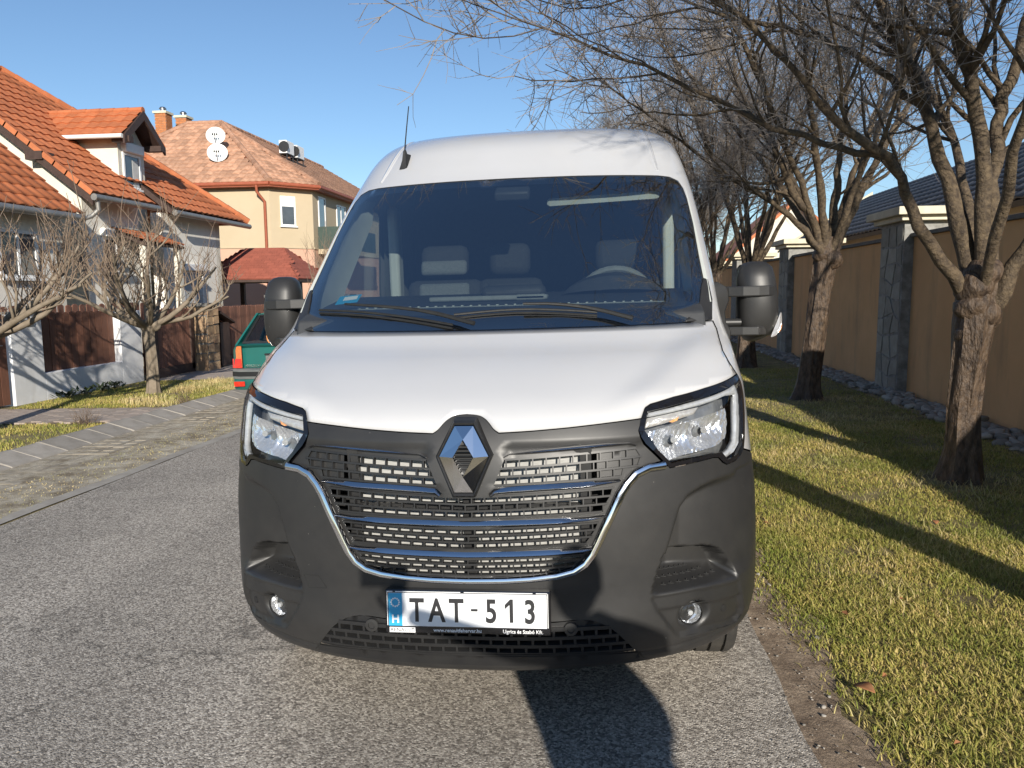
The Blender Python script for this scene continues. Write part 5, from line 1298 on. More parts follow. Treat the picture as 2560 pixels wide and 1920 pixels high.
# roof planes and tiles
slab('roof_deck', [(-11.0, 16.02, EZ), (-11.0, 18.42, EZ), (-15.64, 18.42, rz(-15.64)), (-15.64, 16.02, rz(-15.64))], .14, M['dark_wood'], h1)
slab('roof_deck', [(-11.95, 18.42, rz(-11.95)), (-11.95, 19.4, rz(-11.95)), (-15.64, 19.39, rz(-15.64)), (-15.64, 18.42, rz(-15.64))], .14, M['dark_wood'], h1)
slab('roof_deck', [(-11.0, 19.24, EZ-.02), (-11.0, 23.45, EZ-.02), (-14.66, 20.69, rz(-14.66)-.02), (-15.64, 19.39, rz(-15.64)-.02), (-12.0, 19.24, rz(-12)-.02)], .13, M['dark_wood'], h1)
slab('roof_deck', [(-15.64, 16.02, rz(-15.64)), (-15.64, 19.39, rz(-15.64)), (-20.2, 24.5, EZ), (-20.2, 16.02, EZ)], .14, M['tile_orange'], h1)
slab('roof_deck', [(-15.64, 19.39, rz(-15.64)), (-11.0, 23.45, EZ), (-20.2, 24.5, EZ)], .1, M['tile_orange'], h1)
k_ = 1/cs
pl = [(0, 0), (2.40, 0), (2.40, .9*k_), (3.3, .9*k_), (3.23, 0.), (7.43, 0), (4.67, 3.66*k_), (3.37, 4.64*k_), (0, 4.64*k_)]
tile_field(h1, (-11.0, 16.02, EZ), (0, 1, 0), (-cs, 0, mS*cs), pl, .30, .345, M['tile_orange'], 230)
ridge(h1, [(-15.62, 16.0, rz(-15.62)+.05), (-15.64, 19.39, rz(-15.64)+.05), (-14.66, 20.69, rz(-14.66)+.05), (-11.0, 23.5, EZ+.06)], M['tile_orange'])
vg_ = Vector((-cs, 0, mS*cs))
for k in range(17):
    a = Vector((-10.98, 15.98, EZ+.02))+vg_*(k*.345); MB().box((-.02, -.02, -.06), (.36, .10, .055), Matrix.Translation(a-h1.location) @ Matrix(((-cs, 0, mS*cs, 0), (0, 1, 0, 0), (mS*cs, 0, cs, 0), (0, 0, 0, 1)))).build('verge_tile', M['tile_orange'], h1)
MB().prism([L1(p) for p in [(-10.98, 16.0, EZ-.05), (-15.64, 16.0, rz(-15.64)-.05), (-15.64, 16.0, rz(-15.64)-.26), (-10.98, 16.0, EZ-.26)]], (0, .035, 0)).build('barge_board', M['dark_wood'], h1)
MB().box(L1((-12.45, 15.95, 4.50)), L1((-12.05, 16.35, 4.68))).build('purlin_end', M['dark_wood'], h1)
def gutter(par, a, b, mat, r_=.075, pipe=None):
    a = Vector(a)-par.location; b = Vector(b)-par.location; g = MB().tube([tuple(a), tuple(b)], r_, 10).build('gutter', mat, par, True)
gutter(h1, (-10.93, 15.98, 3.68), (-10.93, 18.48, 3.68), M['zinc']); gutter(h1, (-10.93, 19.2, 3.66), (-10.93, 23.5, 3.64), M['zinc'])
MB().tube([L1(p) for p in [(-10.95, 16.12, 3.66), (-10.95, 16.14, 3.42), (-11.1, 16.1, 3.28), (-11.32, 15.7, 3.1), (-11.40, 16.2, 2.95), (-11.40, 16.22, .0)]], .05, 10).build('downpipe', M['zinc'], h1, True)
# dormer roof
DR = 6.12; DE = 5.40; yr, yl, yr2 = 18.92, 18.03, 19.82; xb = -14.0; xf = -11.45
for y_, nm in ((yl, 1), (yr2, -1)):
    slab('dormer_roof', [(xf, yr, DR), (xb, yr, DR), (xb+.9, y_, DE), (xf, y_, DE)], .09, M['dark_wood'], h1)
sl = Vector((0, yr-yl, DR-DE)); sll = sl.length; sl.normalize()
tile_field(h1, (xb+.9, yl, DE), (1, 0, 0), tuple(sl), [(0, 0), (1.65, 0), (1.65, sll), (-.9, sll)], .28, .30, M['tile_orange'], 40)
sl2 = Vector((0, yr-yr2, DR-DE)).normalized()
tile_field(h1, (xf, yr2, DE), (-1, 0, 0), tuple(sl2), [(0, 0), (1.65, 0), (2.55, sll), (0, sll)], .28, .30, M['tile_orange'], 0)
ridge(h1, [(xf, yr, DR+.04), (xb-.1, yr, DR+.04)], M['tile_orange'], .085, .34)
for y_ in (yl, yr2):
    MB().prism([L1(p) for p in [(xf+.02, yr, DR+.03), (xf+.02, y_, DE+.0), (xf+.02, y_, DE-.20), (xf+.02, yr, DR-.20)]], (-.05, 0, 0)).build('barge_board', M['dark_wood'], h1)
    MB().box(L1((xf-.4, y_+(.12 if y_ < yr else -.30), DE-.14)), L1((xf+.06, y_+(.30 if y_ < yr else -.12), DE+.0))).build('purlin_end', M['dark_wood'], h1)
gutter(h1, (xf-.02, yl-.03, DE-.03), (-13.05, yl-.03, DE-.03), M['dish'], .055)
window(h1, (-11.865, 18.56, 4.24), (0, 1, 0), .74, .86, (1, 0, 0), .24, 0)
MB().box(L1((-11.858, 18.95, 4.31)), L1((-11.850, 19.2, 4.95))).build('curtain', M['curtain'], h1)
# lower front wing with its own roof
e2z, m2 = 3.20, .85; c2_ = 1/math.sqrt(1+m2*m2)
slab('wing_roof', [(-10.6, 10.0, e2z), (-10.6, 14.96, e2z), (-14.2, 14.96, e2z+3.6*m2), (-14.2, 10.0, e2z+3.6*m2)], .13, M['dark_wood'], h1)
tile_field(h1, (-10.6, 10.0, e2z), (0, 1, 0), (-c2_, 0, m2*c2_), [(0, 0), (4.96, 0), (4.96, 3.6/c2_), (0, 3.6/c2_)], .30, .345, M['tile_orange'], 30)
gutter(h1, (-10.53, 10.0, e2z-.07), (-10.53, 15.02, e2z-.07), M['zinc'])
wallbox(h1, (-11.3, 10.2, gzh), (-11.0, 14.75, 3.2), M['wall_white']); MB().prism([L1(p) for p in [(-11.0, 14.76, gzh), (-11.0, 14.76, 3.3), (-14.2, 14.76, 6.0), (-14.2, 14.76, gzh)]], (0, .2, 0)).build('wall', M['wall_cream'], h1)
MB().box((-.35, -.5, -.02), (.35, .5, .06), Matrix.Translation(L1((-12.15, 12.5, e2z+1.55*m2+.08))) @ Matrix.Rotation(-math.atan(m2)*-1, 4, 'Y')).build('roof_window', M['zinc'], h1)
MB().box((-.28, -.42, .062), (.28, .42, .07), Matrix.Translation(L1((-12.15, 12.5, e2z+1.55*m2+.08))) @ Matrix.Rotation(math.atan(m2), 4, 'Y')).build('roof_pane', M['pane'], h1)
window(h1, (-10.995, 13.2, 1.9), (0, 1, 0), 1.0, .9, (1, 0, 0), .0, 1); window(h1, (-11.44, 16.9, .9), (0, 1, 0), .55, 2.0, (1, 0, 0), .2, 0)
window(h1, (-11.395, 20.2, .9), (0, 1, 0), 1.1, 1.3, (1, 0, 0), .2, 1, mat='curtain')
# porch canopy
slab('porch_roof', [(-10.55, 17.2, 2.76), (-10.55, 18.9, 2.76), (-11.45, 18.9, 3.1), (-11.45, 17.2, 3.1)], .06, M['dark_wood'], h1)
tile_field(h1, (-10.55, 17.2, 2.78), (0, 1, 0), (-.936, 0, .353), [(0, 0), (1.7, 0), (1.7, .95), (0, .95)], .28, .31, M['tile_orange'], 0)
wallbox(h1, (-10.75, 17.25, gzh), (-10.60, 17.4, 2.74), M['wall_cream'], 'porch_post'); wallbox(h1, (-10.75, 18.7, gzh), (-10.60, 18.85, 2.74), M['wall_cream'], 'porch_post')
tag(h1, 'cream house with orange tiled roof and gabled dormer on the left', 'house')

# ---- yellow and pink house
h2 = empty('tiled_house', (-15.5, 33, gz(-14)))
def L2_(p): return tuple(Vector(p)-h2.location)
A_, B_, C_, D_, E_ = (-21.6, 29.0), (-12.63, 29.0), (-11.19, 30.43), (-11.19, 46.0), (-21.6, 46.0)
ez = 5.80; ap1, ap2 = (-18.2, 33.5, 9.0), (-16.67, 33.5, 9.0); ap3 = (-15.6, 36.5, 8.8)
foot = [(-21.2, 29.35), (-12.80, 29.35), (-11.54, 30.60), (-11.54, 45.6), (-21.2, 45.6)]
MB().prism([L2_((x, y, -.5)) for x, y in foot], (0, 0, 3.86)).build('ground_floor', M['wall_pink'], h2)
MB().prism([L2_((x, y, 3.362)) for x, y in foot], (0, 0, 2.3)).build('upper_floor', M['wall_yellow'], h2)
fo2 = [(-21.24, 29.31), (-12.78, 29.31), (-11.50, 30.58), (-11.50, 45.64), (-21.24, 45.64)]
MB().prism([L2_((x, y, 3.33)) for x, y in fo2], (0, 0, .06)).build('string_course', M['wall_yellow'], h2)
eo = [A_, B_, C_, D_, E_]
MB().prism([L2_((x, y, ez-.16)) for x, y in eo], (0, 0, .12)).build('soffit', M['terra_gutter'], h2)
def face(pts, tw, th, lim=0):
    p = [Vector(q) for q in pts]; U = (p[1]-p[0]).normalized(); n = U.cross(p[2]-p[0]).normalized(); W_ = n.cross(U).normalized()
    slab('roof_deck', pts, .06, M['terra_gutter'], h2)
    tile_field(h2, pts[0], tuple(U), tuple(W_), [((q-p[0]).dot(U), (q-p[0]).dot(W_)) for q in p], tw, th, M['tile_brown'], lim)
a3 = (*A_, ez); b3 = (*B_, ez); c3 = (*C_, ez); d3_ = (*D_, ez); e3 = (*E_, ez)
face([a3, b3, ap2, ap1], .28, .33); face([b3, c3, ap2], .28, .33); face([c3, d3_, (-16.67, 46.0, 9.0), ap2], .28, .33)
slab('roof_deck', [e3, a3, ap1, (-18.2, 46.0, 9.0)], .06, M['tile_brown'], h2)
for ln_ in ([b3, ap2], [c3, ap2], [ap1, ap2], [a3, ap1], [ap2, (-16.67, 46.0, 9.0)]): ridge(h2, [(p[0], p[1], p[2]+.05) for p in ln_], M['tile_brown'], .12, .4)
for a, b in ((A_, B_), (B_, C_), (C_, D_)): gutter(h2, (a[0], a[1], ez-.05), (b[0], b[1], ez-.05), M['terra_gutter'], .08)
MB().tube([L2_(p) for p in [(-13.15, 29.0, ez-.1), (-13.15, 29.02, ez-.35), (-12.95, 29.25, ez-.7), (-12.95, 29.25, -.3)]], .055, 10).build('downpipe', M['terra_gutter'], h2, True)
uc = Vector((1, 1, 0)).normalized(); nc = Vector((1, -1, 0)).normalized(); c0 = Vector((-12.80, 29.35, 0))
window(h2, tuple(c0+uc*.42+Vector((0, 0, 4.2))), tuple(uc), .62, 1.15, tuple(nc), 0, 0)
MB().box((.06, .006, .75), (.56, .02, 1.09), Matrix(((uc.x, nc.x, 0, (c0+uc*.42).x-h2.location.x), (uc.y, nc.y, 0, (c0+uc*.42).y-h2.location.y), (0, 0, 1, 4.2-h2.location.z), (0, 0, 0, 1)))).build('roller_blind', M['frame_white'], h2)
window(h2, (-11.535, 31.2, 3.9), (0, 1, 0), .8, 1.6, (1, 0, 0), .0, 0); window(h2, (-11.535, 33.4, 4.2), (0, 1, 0), 1.2, 1.2, (1, 0, 0), .0, 1)
window(h2, (-16.9, 29.345, 1.2), (1, 0, 0), .9, 1.0, (0, -1, 0), .0, 1)
MB().box(L2_((-13.75, 29.28, 2.75)), L2_((-13.5, 29.345, 3.02))).build('wall_vent', M['frame_white'], h2)
# balcony
MB().box(L2_((-11.53, 31.0, 3.15)), L2_((-10.4, 35.5, 3.35))).build('balcony_slab', M['wall_yellow'], h2)
M['screen_green'] = pm('green_screen', (.03, .055, .045), .6, 0, (.05, .075, .06), 20)
bal = MB().box(L2_((-10.47, 31.0, 3.36)), L2_((-10.43, 35.5, 4.25))).build('balcony_screen', M['screen_green'], h2); MB().box(L2_((-11.5, 30.98, 3.36)), L2_((-10.48, 31.02, 4.25))).build('balcony_screen', M['screen_green'], h2)
# chimneys
for (cx_, cy_, zt) in ((-19.75, 34.2, 9.75), (-19.55, 35.6, 9.85)):
    ch = MB().box(L2_((cx_-.26, cy_-.26, 7.6)), L2_((cx_+.26, cy_+.26, zt-.1))).build('chimney', M['mortar'], h2)
    bm_ = MB()
    rows = int((zt-.1-7.7)/.075)
    for j in range(rows):
        for fce in range(2):
            for i in range(3):
                o_ = (.09 if j % 2 else 0); x0 = -.26+i*.18+o_*.5; x1 = min(x0+.17, .262)
                if fce == 0: bm_.box(L2_((cx_+x0, cy_-.272, 7.7+j*.075)), L2_((cx_+x1, cy_-.262, 7.7+j*.075+.065)))
                else: bm_.box(L2_((cx_+.262, cy_+x0, 7.7+j*.075)), L2_((cx_+.272, cy_+x1, 7.7+j*.075+.065)))
    tag(bm_.build('chimney_bricks', M['brick'], h2), kind='stuff')
    MB().box(L2_((cx_-.32, cy_-.32, zt-.1)), L2_((cx_+.32, cy_+.32, zt))).build('chimney_cap', M['cream_cap'], h2)
    MB().lathe([(.10, 0), (.10, .12), (.16, .13), (.16, .15), (.10, .22), (.0, .24)], 16, Matrix.Translation(L2_((cx_, cy_, zt)))).build('chimney_cowl', M['steel'], h2, True)
tag(h2, 'yellow and pink two-storey house with mottled brown hipped roof', 'house')
def dish(c, r_, lab):
    d_ = empty('satellite_dish', c); T_ = Matrix.Rotation(R(20), 4, 'Z') @ Matrix.Rotation(R(72), 4, 'X')
    MB().lathe([(.001, .0), (r_*.4, .012), (r_*.75, .045), (r_, .09), (r_+.006, .088), (r_*.75, .035), (.001, -.012)], 28, T_).build('reflector', M['dish'], d_, True)
    MB().tube([tuple(T_ @ Vector((0, -r_*.95, .07))), tuple(T_ @ Vector((0, -r_*.35, r_*.95)))], .014, 8).build('feed_arm', M['steel'], d_)
    for k in (-1, 0, 1): MB().lathe([(.03, 0), (.03, .08), (.0, .085)], 10, Matrix.Translation(T_ @ Vector((k*.08, -r_*.35, r_*.9)))).build('receiver', M['plastic2'], d_)
    MB().tube([(0, .08, 0), (0, .10, -1.0)], .03, 8).build('mast', M['steel'], d_)
    tag(d_, lab, 'satellite dish', 'dishes on the brown roof')
dish((-15.60, 30.85, 7.92), .37, 'upper white satellite dish on the mottled brown roof'); dish((-15.36, 30.45, 7.17), .39, 'lower white satellite dish with three receivers on the brown roof')
for k, y_ in enumerate((34.2, 35.4)):
    a_ = empty('air_conditioner', (-14.0, y_, 7.60)); MB().box((-.18, -.42, .12), (.18, .42, .68)).build('casing', M['frame_white'], a_, False, .02); MB().lathe([(.24, 0), (.24, .012), (.05, .014), (.0, .012)], 20, Matrix.Translation((.05, -.425, .4)) @ Matrix.Rotation(R(90), 4, 'X')).build('fan_grille', M['plastic2'], a_)
    mb = MB(); mb.box((-.16, -.36, -.5), (-.12, -.32, .12)); mb.box((.12, .32, -.5), (.16, .36, .12)); mb.box((.12, -.36, -.5), (.16, -.32, .12)); mb.box((-.16, .32, -.5), (-.12, .36, .12)); mb.box((-.2, -.40, .09), (.2, .40, .119)); mb.build('stand', M['plastic2'], a_)
    tag(a_, ['nearer of two white air conditioners on the brown roof', 'farther of two white air conditioners on the brown roof'][k], 'air conditioner', 'roof air conditioners')
# ---- gazebo
gb = empty('gazebo', (-11.1, 24.6, gz(-11)))
gx0, gx1, gy0, gy1, ge, gt = -12.7, -9.3, 23.2, 26.2, 2.02, 3.05
top_ = [(-11.6, 24.6, gt), (-10.3, 24.6, gt)]
def gl_(p): return tuple(Vector(p)-gb.location)
for pts in ([(gx0, gy0, ge), (gx1, gy0, ge), top_[1], top_[0]], [(gx1, gy0, ge), (gx1, gy1, ge), top_[1]], [(gx1, gy1, ge), (gx0, gy1, ge), top_[0], top_[1]], [(gx0, gy1, ge), (gx0, gy0, ge), top_[0]]):
    slab('roof_slope', pts, .05, M['shingle'], gb)
    p = [Vector(q) for q in pts]; U = (p[1]-p[0]).normalized(); n = U.cross(p[2]-p[0]).normalized()
    if n.z < 0: n = -n
    W_ = n.cross(U).normalized(); poly = np.array([((q-p[0]).dot(U), (q-p[0]).dot(W_)) for q in p]); hh = poly[:, 1].max(); sm = MB()
    for j in range(int(abs(hh)/.14)):
        for i in range(-2, int((poly[:, 0].max())/.25)+2):
            u0 = i*.25+(.125 if j % 2 else 0); w0 = j*.14*(1 if hh > 0 else -1)
            if pip(np.array([(u0+.12, w0+.07)]), poly)[0]:
                c_ = p[0]+U*u0+W_*w0; q4 = [c_, c_+U*.245, c_+U*.245+W_*.15, c_+W_*.15]
                sm.prism([tuple(v+n*.004-gb.location) for v in q4], tuple(n*.008))
    tag(sm.build('shingles', M['shingle'], gb), kind='stuff')
for x_ in (gx0+.3, gx1-.3):
    for y_ in (gy0+.3, gy1-.3): MB().box(gl_((x_-.07, y_-.07, -.3)), gl_((x_+.07, y_+.07, ge))).build('post', M['dark_wood'], gb)
MB().box(gl_((gx0+.02, gy0+.02, ge-.10)), gl_((gx1-.02, gy1-.02, ge-.005))).build('eaves_frame', M['dark_wood'], gb)
tag(gb, 'garden gazebo with red shingle hip roof left of the van', 'gazebo')

# ---- small pollarded trees on the left verge
def pollard(name, base, seed, label, zk=1.15, reach=1.5, whips=5, n=11):
    base = np.array(base, float); rg = np.random.default_rng(seed); T = empty(name, tuple(base))
    tm = trunk_mesh([(0, 0, -.06), (.01, 0, .4), (-.02, .0, .9), (-.03, 0, zk), (-.03, 0, zk+.12)], [.115, .095, .09, .115, .09], .25, seed, 18, 30)
    burl(tm, (-.03, 0, zk+.02), .13, seed); burl(tm, (.08, .03, zk+.04), .10, seed+1)
    tm.build('trunk', M['bark_pale'], T, True)
    lb = Tubes(); tw_ = Tubes()
    for k in range(n):
        a = 2*math.pi*k/n+rg.uniform(-.25, .25); d = np.array([math.cos(a), math.sin(a), rg.uniform(.25, .9)]); P = wander(rg, np.array([-.03, 0, zk]), d, reach*rg.uniform(.7, 1.25), 8, .07, .09)
        lt = Tubes(); lt.add(P, np.linspace(.055, .018, 9), 8); lt.build('limb', M['bark_pale'], T)
        sub = [P]
        for _ in range(3):
            i = rg.integers(3, 8); Q = wander(rg, P[i], side_dir(rg, (P[i]-P[i-1])/np.linalg.norm(P[i]-P[i-1]), .7), rg.uniform(.3, .7), 6, .1, .12); lb.add(Q, np.linspace(.02, .009, 7), 6); sub.append(Q)
        for Q in sub:
            for _ in range(whips):
                i = rg.integers(2, len(Q)); W1 = wander(rg, Q[i], np.array([rg.normal(0, .45), rg.normal(0, .45), 1.0]), rg.uniform(.35, 1.15), 6, .06, .10); tw_.add(W1, np.linspace(.0095, .0035, 7), 4)
                for _ in range(3):
                    j = rg.integers(1, 6); W2 = wander(rg, W1[j], side_dir(rg, np.array([0, 0, 1.]), rg.uniform(.4, 1.2)), rg.uniform(.08, .35), 3, .08, .15); tw_.add(W2, np.linspace(.0045, .002, 4), 3)
    c_ = lb.build('crown', M['bark_pale'], T); tw_.build('twigs', M['twig_pale'], c_)
    return tag(T, label, 'tree', 'small pollarded trees on the left verge')
pA = pollard('pollarded_tree', (-7.77, 12.62, gz(-7.77)), 31, 'small pollarded bare tree on the left verge before the brown gate')
pB = copy_tree(pA); pB.location = (-7.8, 8.95, gz(-7.8)); pB.rotation_euler = (0, 0, 2.1); pB['label'] = 'pollarded bare tree whose branches enter at the left picture edge'
pC = pollard('pollarded_tree', (-7.75, 21.8, gz(-7.75)), 37, 'thin upright bare tree beside the red gazebo roof, left of the van', 1.2, .8, 3, 6)
pC.scale = (.8, .8, 1.35)
# low leafy plants at the foot of the white fence
M['dark_leaf'] = pm('dark_leaf', (.035, .055, .02), .5, 0, (.07, .09, .035), 9)
def leafy(x, y, n, s, seed, label):
    rg = random.Random(seed); T = empty('leafy_plant', (x, y, gz(x))); mb = MB(); 
    for k in range(n):
        a = rg.uniform(0, 6.28); r_ = rg.uniform(0, .18); c = Vector((math.cos(a)*r_, math.sin(a)*r_, rg.uniform(.02, .10))); b = rg.uniform(0, 6.28); u = Vector((math.cos(b), math.sin(b), rg.uniform(.1, .9))).normalized(); v = u.cross(Vector((0, 0, 1))).normalized(); L = s*rg.uniform(.7, 1.2)
        mb.add([tuple(c), tuple(c+u*L*.4+v*L*.2), tuple(c+u*L), tuple(c+u*L*.4-v*L*.2)], [(0, 1, 2, 3)])
    tag(mb.build('leaves', M['dark_leaf'], T), kind='stuff'); MB().tube([(0, 0, -.03), (.01, 0, .05)], .012, 6).build('stem', M['twig'], T); tag(T, label, 'plant', 'low plants by the white fence')
for k, (x, y) in enumerate(((-8.98, 12.0), (-8.95, 12.5), (-8.95, 12.9), (-8.98, 13.35))):
    leafy(x, y, 42, .13, k, ['dark leafy plant nearest the letter box pier', 'second dark leafy plant along the white fence foot', 'third dark leafy plant along the white fence foot', 'dark leafy plant nearest the left tree trunk'][k])
def drybush(x, y, seed, label):
    rg = np.random.default_rng(seed); t = Tubes(); T = empty('dry_bush', (x, y, gz(x)))
    for _ in range(70):
        P = wander(rg, np.array([rg.normal(0, .05), rg.normal(0, .05), 0]), np.array([rg.normal(0, .6), rg.normal(0, .6), 1]), rg.uniform(.12, .32), 4, 0, .2); t.add(P, np.linspace(.003, .0014, 5), 3)
    t.build('twigs', M['twig_pale'], T); tag(T, label, 'bush', 'dry bushes on the verge')
drybush(-6.75, 9.35, 1, 'dry twiggy bush at the near corner of the driveway'); drybush(-6.25, 10.98, 2, 'dry twiggy bush by the kerb beyond the driveway')

# ---- green estate car
M['green_paint'] = pm('green_paint', (.012, .125, .11), .3, 0, (.014, .11, .097), 3, coat=.7)
M['grey_trim'] = pm('grey_trim', (.13, .14, .14), .55, 0, (.17, .175, .17), 10)
M['tail_red'] = pm('tail_red', (.62, .02, .012), .15, 0, (.7, .04, .02), 30, coat=.6)
M['tail_orange'] = pm('tail_orange', (.75, .16, .05), .15, 0, (.8, .22, .08), 30, coat=.6)
M['car_glass'] = glassy('car_glass', (.42, .50, .52), .10, .8)
car = empty('estate_car', (-4.63, 11.0, gz(-4.63)), (0, -SL, R(1.0)))
def ring_body(y, w_, z0, z1, r_=.10, crown=0):
    a = [(-w_*.94, z0), (-w_*.99, z0+.10), (-w_, (z0+z1)/2), (-w_*.985, z1-.06), (-w_*.95, z1-.01), (-w_*.6, z1+crown), (0, z1+crown*1.1)]
    a = a+[(-x, z) for x, z in a[-2::-1]]; return [(x, y, z) for x, z in a]
MB().loft([ring_body(.10, .78, .32, .86), ring_body(.02, .83, .30, .90), ring_body(.10, .845, .24, .93), ring_body(.9, .85, .22, .94), ring_body(2.6, .85, .22, .92), ring_body(3.2, .84, .22, .90, crown=.03), ring_body(3.95, .80, .25, .80, crown=.03), ring_body(4.15, .72, .32, .68)]).build('body', M['green_paint'], car, True)
def ring_top(y, wb, wt, zt): 
    return [(-wb, y, .92), (-wt-.05, y, zt-.10), (-wt, y, zt-.03), (-wt*.7, y, zt), (0, y, zt+.01), (wt*.7, y, zt), (wt, y, zt-.03), (wt+.05, y, zt-.10), (wb, y, .92)]
def ring_top2(yb, yt, wb, wt, zt):
    out = []
    for (x, z) in [(-wb, .92), (-wt-.05, zt-.10), (-wt, zt-.03), (-wt*.7, zt), (0, zt+.01), (wt*.7, zt), (wt, zt-.03), (wt+.05, zt-.10), (wb, .92)]:
        out.append((x, yb+(yt-yb)*(z-.92)/(zt-.92), z))
    return out
# roof skin and pillars, with real window openings between
MB().loft([[(-.60, .46, 1.345), (-.40, .44, 1.385), (0, .43, 1.395), (.40, .44, 1.385), (.60, .46, 1.345), (.60, .46, 1.32), (0, .43, 1.36), (-.60, .46, 1.32)], [(-.62, .9, 1.39), (-.42, .9, 1.425), (0, .9, 1.435), (.42, .9, 1.425), (.62, .9, 1.39), (.62, .9, 1.36), (0, .9, 1.40), (-.62, .9, 1.36)], [(-.61, 1.9, 1.39), (-.42, 1.9, 1.425), (0, 1.9, 1.435), (.42, 1.9, 1.425), (.61, 1.9, 1.39), (.61, 1.9, 1.36), (0, 1.9, 1.40), (-.61, 1.9, 1.36)], [(-.56, 2.35, 1.34), (-.40, 2.38, 1.37), (0, 2.40, 1.38), (.40, 2.38, 1.37), (.56, 2.35, 1.34), (.56, 2.35, 1.31), (0, 2.4, 1.35), (-.56, 2.35, 1.31)]]).build('roof', M['green_paint'], car, True)
for s in (-1, 1):
    for nm, a, b, w0, w1 in (('rear_pillar', (s*.79, .09, .90), (s*.60, .47, 1.37), .075, .05), ('side_pillar', (s*.80, .95, .92), (s*.62, 1.0, 1.38), .05, .04), ('side_pillar', (s*.80, 1.75, .92), (s*.61, 1.75, 1.38), .05, .04), ('front_pillar', (s*.78, 3.1, .90), (s*.56, 2.36, 1.35), .04, .04)):
        MB().loft([[(a[0]-.03*s, a[1]-w0, a[2]), (a[0], a[1]-w0, a[2]), (a[0], a[1]+w0, a[2]), (a[0]-.03*s, a[1]+w0, a[2])], [(b[0]-.03*s, b[1]-w1, b[2]), (b[0], b[1]-w1, b[2]), (b[0], b[1]+w1, b[2]), (b[0]-.03*s, b[1]+w1, b[2])]]).build(nm, M['green_paint'], car)
    for ya, yb in ((.20, .92), (1.02, 1.70), (1.82, 2.9)):
        tp = .45 if ya < .5 else 0; tq = .62 if yb > 2.5 else 0
        MB().add([(s*.785, ya, .935), (s*.785, yb, .935), (s*.612, yb-tq, 1.35), (s*.612, ya+tp*.75, 1.35)], [(0, 1, 2, 3)]).build('side_window', M['car_glass'], car)
    MB().tube([(s*.56, .62, 1.40), (s*.56, .72, 1.455), (s*.55, 1.4, 1.465), (s*.54, 2.1, 1.45), (s*.54, 2.2, 1.38)], .014, 8).build('roof_rail', M['plastic2'], car, True)
    tl = MB().prism([(s*.795, .065, .885), (s*.70, .040, .885), (s*.69, .015, .56), (s*.855, .06, .56), (s*.865, .10, .62)], (0, -.02, 0)).build('tail_light', M['tail_orange'], car)
    MB().prism([(s*.70, .018, .70), (s*.69, .002, .565), (s*.85, .05, .565), (s*.86, .08, .70)], (0, -.021, 0)).build('brake_lens', M['tail_red'], tl)
    MB().box((min(s*.62, s*.78), -.115, .30), (max(s*.62, s*.78), -.095, .37)).build('reflector', M['tail_red'], car)
    for y_ in (.72, 3.3):
        T_ = Matrix.Translation((s*.76, y_, .29)) @ Matrix.Rotation(R(90), 4, 'Y'); w_ = MB().lathe([(.17, -.09), (.27, -.09), (.295, -.06), (.295, .06), (.27, .09), (.17, .09)], 28, T_).build('wheel', M['tyre'], car, True); MB().lathe([(.175, -.07), (.17, .06), (.05, .07), (.0, .07)], 20, T_ if s > 0 else T_ @ Matrix.Rotation(math.pi, 4, 'X')).build('rim', M['steel'], w_, True)
MB().add([(-.68, .085, .935), (.68, .085, .935), (.54, .43, 1.33), (-.54, .43, 1.33)], [(0, 1, 2, 3)]).build('rear_window', M['car_glass'], car)
for s in (-1, 1): MB().prism([(s*.70, .075, .925), (s*.66, .075, .925), (s*.53, .43, 1.335), (s*.57, .44, 1.335)], (0, -.012, 0)).build('window_trim', M['plastic2'], car)
MB().prism([(-.70, .075, .925), (.70, .075, .925), (.69, .09, .955), (-.69, .09, .955)], (0, -.012, 0)).build('window_trim', M['plastic2'], car)
MB().prism([(-.55, .425, 1.325), (.55, .425, 1.325), (.55, .44, 1.345), (-.55, .44, 1.345)], (0, -.012, 0)).build('window_trim', M['plastic2'], car)
def bumper_ring(z, o): return [(-.84-o*.4, .30, z), (-.83-o*.4, .0-o*.5, z), (-.70, -.075-o, z), (0, -.10-o, z), (.70, -.075-o, z), (.83+o*.4, .0-o*.5, z), (.84+o*.4, .30, z)]
MB().loft([bumper_ring(.24, -.03), bumper_ring(.27, 0), bumper_ring(.38, .0), bumper_ring(.40, -.005)]).build('lower_bumper', M['green_paint'], car, True)
MB().loft([bumper_ring(.402, .01), bumper_ring(.43, .022), bumper_ring(.53, .018), bumper_ring(.555, -.02)]).build('bumper', M['grey_trim'], car, True)
MB().loft([bumper_ring(.445, .026), bumper_ring(.515, .024)], caps=False).build('bumper_strip', M['plastic2'], car, True)
pr_ = MB(); pr_.box((-.32, -.005, .58), (.32, .02, .75)); pr_.build('plate_recess', M['grey_trim'], car, False, .02)
MB().box((-.33, -.02, .745), (.33, .02, .775)).build('plate_handle', M['plastic2'], car, False, .01)
cp = MB(); cp.box((-.26, -.012, .605), (.26, -.007, .715)); cpo = cp.build('number_plate', M['plate'], car)
CT = Matrix.Translation((0, -.0135, .66)) @ Matrix.Rotation(R(90), 4, 'X')
text('plate_character', 'H', .035, M['plate_print'], cpo, CT @ Matrix.Translation((-.235, -.045, 0)), 1, 'CENTER'); MB().box((-.212, -.0135, .612), (-.206, -.0122, .708)).build('plate_line', M['plate_print'], cpo)
text('plate_character', 'C', .10, M['plate_print'], cpo, CT @ Matrix.Translation((-.165, -.035, 0)), .75, 'CENTER', bold=.001); text('plate_character', 'Z', .10, M['plate_print'], cpo, CT @ Matrix.Translation((-.098, -.035, 0)), .75, 'CENTER', bold=.001)
